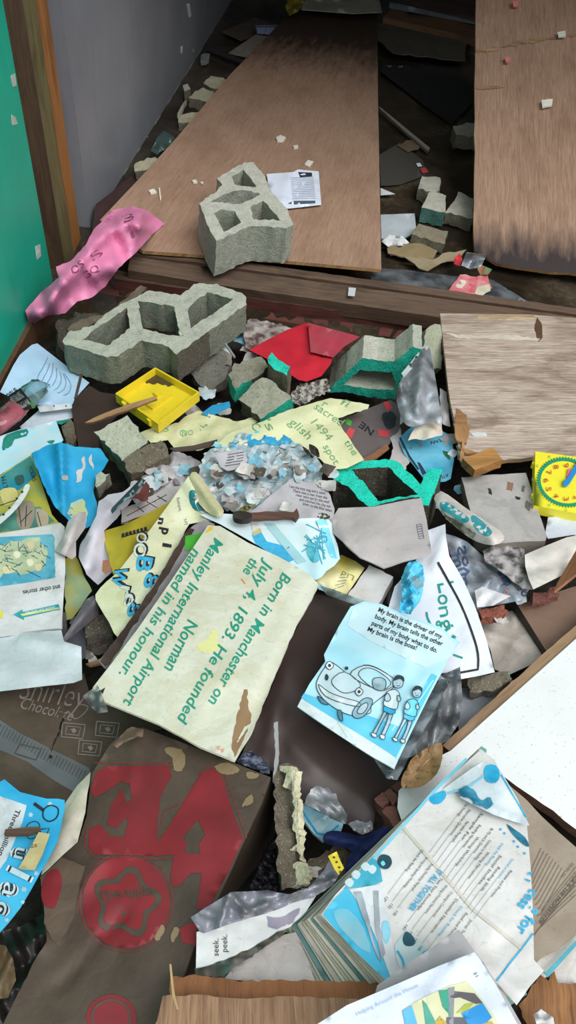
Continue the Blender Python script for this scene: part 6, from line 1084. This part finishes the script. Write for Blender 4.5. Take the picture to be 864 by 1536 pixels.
# ---------------------------------------------------------------- open textbook
tbk = root('open_textbook', hp(620, 1330, .05), 'thick open textbook with a printed contents page, at the lower right', 'book')
PGE = paper('#cfc6b4', '#8f8268', .4); PG2 = paper('#b7b3a4', '#6d6a5e', .4); PGT = ink('#5a7f80'); COVR = paper('#7fae9e', '#4a7a6c', .4)
cvr = Sheet('cover', None, None, [(722, 1119), (730, 1124), (700, 1300), (790, 1490), (760, 1510), (480, 1486), (428, 1394), (500, 1336), (604, 1230)], .10, COVR, surf=Drape(.092, [(722, 1120, .06), (430, 1394, -.03), (480, 1486, -.03), (780, 1500, .045)], crump=(0, 60), seed=5), thick=.003, parent=tbk, res=16, part_label='green edged cover')
NL = 15
for i in range(NL):
    t = i/(NL-1); A = (722, 1120); L = (431+t*48, 1393-t*21); Bm = (470+t*110, 1478-t*0); R = (760, 1500); e = rr.uniform(-2, 2)
    poly = [(A[0]-4+t*2, A[1]+3), (A[0]+4, A[1]+12), (R[0], R[1]), (Bm[0]+e, Bm[1]+2), (L[0]+e, L[1]), ((A[0]+L[0])/2-1, (A[1]+L[1])/2-1)]
    Sheet('page', None, None, poly, 0, [PGE, PG2, PGE, PGT, PGE, PG2, PGE][i % 7], surf=Drape(.099+t*.052, [(722, 1120, .054*(1-t*.5)), (L[0], L[1], -.026+.01*t), (Bm[0], Bm[1], -.026+.01*t), (780, 1500, .04*(1-t))], crump=(.0006, 60), seed=i+40), thick=.0022, parent=tbk, res=22)
TOPS = Drape(.158, [(722, 1122, .025), (480, 1372, -.010), (582, 1474, -.006), (780, 1500, .01), (650, 1290, .012)], creases=[(600, 1232, 740, 1400, .006, 22), (705, 1436, 780, 1490, .01, 20)], crump=(.0015, 80), seed=77)
tpg = Sheet('contents_page', None, None, [(722, 1124), (742, 1140), (756, 1170), (776, 1200), (790, 1232), (796, 1300), (800, 1380), (801, 1440), (816, 1456), (796, 1478), (775, 1508), (745, 1474), (690, 1484), (640, 1480), (582, 1474), (530, 1424), (482, 1372), (503, 1342), (560, 1282), (604, 1234), (660, 1178)], 0, paper('#d8d6d3', '#a39684', .35), surf=TOPS, parent=tbk, res=10, part_label='printed contents page')
BLI = ink('#2a9fc8'); TX = ink('#3f4248')
tpg.fill('cover_picture', [(484, 1372), (500, 1350), (520, 1330), (546, 1366), (566, 1412), (580, 1446), (588, 1472), (582, 1474), (530, 1424)], wash('#2fa9cf', '#66c3de', 7), k=1); tpg.fill('cover_picture', [(500, 1366), (522, 1364), (546, 1392), (556, 1430), (530, 1412), (508, 1388)], wash('#8fb8c2', '#5fb4cc', 18), k=1.6, torn=1, smooth=2)
tpg.fill('torn_strip', [(524, 1334), (572, 1326), (580, 1370), (588, 1410), (596, 1452), (598, 1468), (588, 1472), (566, 1412), (546, 1366)], paper('#d5dade'), k=2); tpg.fill('torn_strip', [(530, 1338), (542, 1337), (552, 1372), (560, 1410), (572, 1444), (566, 1436), (548, 1384)], wash('#7d8a94', '#aab6bc', 24), k=3, torn=.6); tpg.fill('torn_strip', [(560, 1336), (568, 1336), (570, 1390), (578, 1430), (572, 1440), (562, 1390)], wash('#8a8f96', '#a8b0b6', 24), k=3, torn=.8); tpg.fill('torn_strip', smooth_poly([(574, 1384), (582, 1382), (586, 1400), (580, 1416), (574, 1404)], 3), wash('#63bcd8', '#9ad2e2', 24), k=3)
tpg.fill('picture', [(515, 1334), (530, 1316), (560, 1284), (570, 1300), (574, 1322), (560, 1328)], wash('#2f94ac', '#4ab0c8', 20), k=1.5); tpg.fill('picture', smooth_poly([(566, 1292), (572, 1282), (584, 1284), (588, 1294), (582, 1303), (572, 1302)], 3), ink('#17454f'), k=3); tpg.fill('picture', smooth_poly([(571, 1294), (575, 1291), (578, 1296), (574, 1299)], 3), ink('#6ec4d8'), k=4)
for x, y in ((524, 1324), (534, 1312), (548, 1300), (558, 1304)): tpg.fill('picture', smooth_poly([(x-7, y), (x, y-7), (x+7, y-1), (x+1, y+7)], 3), paper('#c8dce0'), k=2.5)
tpg.fill('picture', [(592, 1418), (610, 1394), (626, 1410), (642, 1424), (620, 1446), (600, 1452), (594, 1436)], wash('#9fc4cc', '#c3d3d4', 16), k=1.5); tpg.fill('picture', smooth_poly([(604, 1408), (610, 1397), (622, 1408), (620, 1418), (608, 1418)], 3), ink('#1b4a5a'), k=2.5, torn=1); tpg.fill('picture', [(634, 1428), (642, 1424), (632, 1436)], BLI, k=2.5); tpg.line('picture', smooth_poly([(596, 1426), (604, 1440), (606, 1450)], 3, False), 3, BLI, 3)
tpg.line('blue_rule', [(700, 1138), (650, 1188), (604, 1240), (560, 1288)], 4.5, wash('#6fc0da', '#8accde', 20), k=1.5); tpg.fill('blue_rule', smooth_poly([(644, 1196), (664, 1186), (670, 1192), (662, 1204), (650, 1206)], 2), BLI, k=2); tpg.line('blue_rule', [(800, 1400), (782, 1424), (764, 1446), (745, 1472)], 2.4, BLI)
tpg.line('fold_shade', [(604, 1240), (660, 1306), (710, 1364), (784, 1424)], 5, paper('#cbc4b8'), k=1.5)  # shade along the fold, painted as a flat tan band
# contents lines run from lower left to upper right, letters turned a quarter
ux, uy = -.60, .80
titles = ['Check Your Knowledge', 'Narrative Questions', 'Narrative Paragraph', 'Sample Fair', 'Reading Narratives', 'Writing Workshop', 'Be My and Jo Questions', 'Connect to Reading', 'Writing Narratives', 'Look the Reading', 'Social Studies', 'Reading Skills', 'Comment on Literature', 'Review and Practise', 'Begin to Read', 'Preparing']
for i, stt in enumerate(titles[:14]):
    x0, y0 = 706+ (i*5.2), 1196+i*7.6; L = 34 + (i*13) % 22
    if x0 > 792: break
    tpg.text('printed_text', stt, (x0-(i % 3)*8, y0+(i % 3)*10), (x0-(i % 3)*8+ux*L, y0+(i % 3)*10+uy*L), 4.4, BLI if i in (9, 12) else TX, k=2, mirror=False)
    tpg.line('ruled_lines', [(x0-(i % 3)*8+ux*L, y0+(i % 3)*10+uy*L), (x0+ux*104, y0+uy*104)], .5, IGY)
for i, stt in enumerate(['Check the Reading', 'Writing and Speaking Workshop', 'Reading Workshop: Paragraph', 'Wrap Up and Revise', 'Test Your Knowledge', 'Writing a Fictional Narrative', 'Creating a Commercial', 'Detailed Narrative', 'Check for Reading', 'Read and Practise', 'Journal: The Visitor']):
    if i == 3: continue
    x0, y0 = 632+i*7.4, 1274+i*10.5; L = 40 + (i*17) % 24
    tpg.text('printed_text', stt, (x0, y0), (x0+ux*L, y0+uy*L), 4.4, BLI if i in (8,) else TX, k=2)
    tpg.line('ruled_lines', [(x0+ux*L, y0+uy*L), (x0+ux*84, y0+uy*84)], .5, IGY); 
    if i < 8: tpg.text('printed_text', str(129+i*3), (x0+ux*88, y0+uy*88), (x0+ux*96, y0+uy*96), 4.4, TX, k=2)
tpg.text('lettering', 'IT ALL TOGETHER', (657, 1303), (612, 1363), 9, BLI, k=3, bold=.02)
tpg.text('lettering', 'cess', (797, 1332), (776, 1358), 16, BLI, k=3, bold=.02); tpg.text('lettering', 'g for', (800, 1358), (774, 1396), 17, BLI, k=3, bold=.02); tpg.text('lettering', 't I', (794, 1306), (788, 1320), 8, BLI, k=3, bold=.02)
for x, y in ((751, 1244), (757, 1250), (771, 1262), (777, 1270), (787, 1280)): tpg.fill('bullet', [(x-2, y-1), (x+1, y-2), (x+2, y+1), (x-1, y+2)], BLI, k=2, res=4)
tpg.fill('picture', smooth_poly([(760, 1236), (772, 1244), (788, 1256), (794, 1270), (784, 1266), (768, 1250)], 2), wash('#1f5f78', '#3fa8c8', 40), k=2)
flp = Sheet('folded_corner', None, None, [(726, 1142), (744, 1146), (752, 1158), (776, 1198), (794, 1238), (770, 1232), (740, 1222), (712, 1208), (690, 1196), (700, 1182), (672, 1190), (664, 1184), (708, 1152)], .178, paper('#c8d2d6', '#8fa8b0', .3), ctrl=[(735, 1142, .028), (792, 1238, .01), (665, 1186, .0), (730, 1190, .022)], creases=[(690, 1196, 790, 1236, .008, 10)], crump=(.003, 40), parent=tbk, res=7, part_label='folded page corner with blue print')
flp.fill('printed_shape', smooth_poly([(730, 1148), (744, 1148), (750, 1162), (744, 1174), (730, 1172), (726, 1160)], 2), BLI, k=2); flp.fill('printed_shape', [(688, 1184), (700, 1178), (714, 1188), (722, 1200), (736, 1196), (740, 1206), (730, 1214), (714, 1208), (706, 1198), (692, 1194)], wash('#1f6a88', '#4a9cb8', 50), k=2, torn=2, res=5); flp.line('blue_rule', [(752, 1162), (772, 1196), (790, 1226)], 2, BLI); flp.line('blue_rule', [(726, 1164), (700, 1182), (672, 1190)], 3, wash('#6fc0da', '#8accde', 20))
icv = Sheet('inside_cover', None, None, [(764, 1178), (790, 1200), (812, 1224), (840, 1250), (870, 1276), (870, 1396), (840, 1420), (812, 1436), (800, 1446), (796, 1380), (794, 1300), (788, 1236)], .125, paper('#a09382', '#7d6f5c', .4), crump=(.002, 60), torn=1, tedges={6, 7}, parent=tbk, thick=.003, part_label='brown inside cover with an ownership form')
icv.text('lettering', 'THIS BOOK IS THE PROPERTY OF:', (880, 1290), (806, 1384), 6, ink('#4f473c'), k=2)
for i in range(9): icv.line('ruled_lines', [(812+i*4.5, 1272+i*4.2), (800+i*1.5, 1298+i*9), (796+i*1.2, 1310+i*8)], .8, ink('#5f564a'))
for i in range(7): icv.line('ruled_lines', [(864, 1300+i*7), (812, 1366+i*4)], .8, ink('#5f564a'))
icv.line('ruled_lines', [(870, 1316), (800, 1404)], 1, ink('#4f473c')); icv.text('lettering', 'ISSUED TO', (858, 1294), (842, 1314), 4, ink('#5f564a'), k=2)
Sheet('white_endpaper', None, None, [(801, 1444), (816, 1434), (842, 1416), (870, 1392), (870, 1420), (840, 1450), (818, 1466), (806, 1458)], .118, paper('#d6d2c9'), crump=(.001, 60), parent=tbk, thick=.002)
Sheet('cover_edge', None, None, [(814, 1456), (818, 1458), (870, 1404), (870, 1412), (822, 1466)], .128, ink('#4f9aa8'), crump=(0, 60), parent=tbk, res=8, part_label='blue-green cover edge')
# bottom right: broken wood, white scraps, front pages
prism('broken_wood', 'dark splintered wood board in the bottom right corner', 'board', [(778, 1508), (796, 1478), (814, 1462), (822, 1472), (830, 1456), (836, 1476), (870, 1472), (890, 1500), (890, 1560), (800, 1560)], Plane([(790, 1500, .105), (864, 1475, .105), (830, 1536, .105)]), .03, [wood('#6a4630', '#a87848', '#2e1e14'), wood('#4a3020', '#3a2418')], grain=85, res=9, torn=2, rough=.002)
Sheet('pale_board', 'white board surface at the right edge above the broken wood', 'board', [(818, 1468), (840, 1448), (870, 1418), (890, 1420), (890, 1480), (860, 1476), (836, 1476), (830, 1460), (824, 1474)], .095, paper('#dcd9d2'), crump=(0, 30), thick=.004)
Sheet('white_scrap', 'crumpled white scrap on the broken wood in the bottom right corner', 'paper', [(800, 1522), (812, 1514), (830, 1526), (834, 1548), (810, 1550)], .135, paper('#d4d4d4'), crump=(.012, 20), res=5)
Sheet('pale_sheet', 'pale lilac-grey sheet edge right of the front picture page', 'paper', [(690, 1410), (716, 1430), (764, 1504), (796, 1560), (760, 1560), (720, 1480)], .185, paper('#b5b2b4', '#8a8686', .3), crump=(.002, 50))
Sheet('grey_card', 'blank lilac-grey card on the textbook behind the front picture page', 'cardboard', [(566, 1478), (620, 1440), (688, 1394), (696, 1404), (716, 1432), (700, 1450), (610, 1490), (560, 1500)], .205, paper('#b3adb0', '#857e80', .3), ctrl=[(570, 1480, -.012), (690, 1396, .006), (640, 1470, .0)], creases=[(660, 1420, 700, 1432, .003, 10)], crump=(.002, 50), thick=.003)
fp = Sheet('picture_page', 'white page with a coloured picture, nearest at the bottom edge', 'paper', [(470, 1540), (520, 1508), (600, 1474), (660, 1448), (712, 1428), (722, 1442), (748, 1484), (776, 1536), (784, 1560), (450, 1560)], .222, paper('#d6dcea', '#9fa4b0', .2), ctrl=[(475, 1538, .0), (712, 1430, .01), (775, 1536, .0)], creases=[(640, 1500, 690, 1440, .004, 24)], crump=(.002, 60), thick=.002)
fp.text('lettering', 'Helping Around the House', (536, 1524), (628, 1480), 6, ink('#9fb4cc'), k=2); fp.text('lettering', '31', (710, 1460), (714, 1466), 5, TX, k=2)
fp.fill('picture', [(604, 1516), (618, 1506), (640, 1494), (676, 1478), (700, 1472), (716, 1490), (742, 1524), (752, 1546), (700, 1560), (620, 1560)], wash('#c8c890', '#d3d3b4', 9), k=1)
for poly, m in (([(604, 1516), (618, 1508), (626, 1536), (630, 1556), (612, 1556)], '#5fb0dc'), ([(634, 1500), (640, 1506), (652, 1530), (656, 1548), (640, 1548)], '#4fa08c'), ([(658, 1486), (672, 1484), (676, 1524), (664, 1510)], '#3f9a80'), ([(672, 1482), (682, 1480), (680, 1540), (674, 1540)], '#8a8c90'), ([(674, 1486), (712, 1490), (724, 1504), (714, 1506), (690, 1496), (676, 1498)], '#5c5a5e'), ([(692, 1520), (724, 1504), (738, 1526), (730, 1534), (704, 1540)], '#2f8fd0'), ([(670, 1526), (706, 1526), (708, 1556), (668, 1556)], '#5a5c62'), ([(648, 1540), (660, 1524), (670, 1534), (668, 1556), (648, 1556)], '#b89a3a'), ([(684, 1520), (698, 1506), (712, 1504), (700, 1516)], '#a8b04a'), ([(652, 1536), (662, 1528), (666, 1536), (656, 1548)], '#2f7a50'), ([(706, 1540), (738, 1532), (744, 1540), (710, 1548)], '#b8963a')): fp.fill('picture', poly, wash(m, m, 12), k=2, res=7)
# ================================================================== finish
for s in _SH: s.flush()
for o in bpy.data.objects:
    for k in ('_o', '_n'):
        if k in o: del o[k]
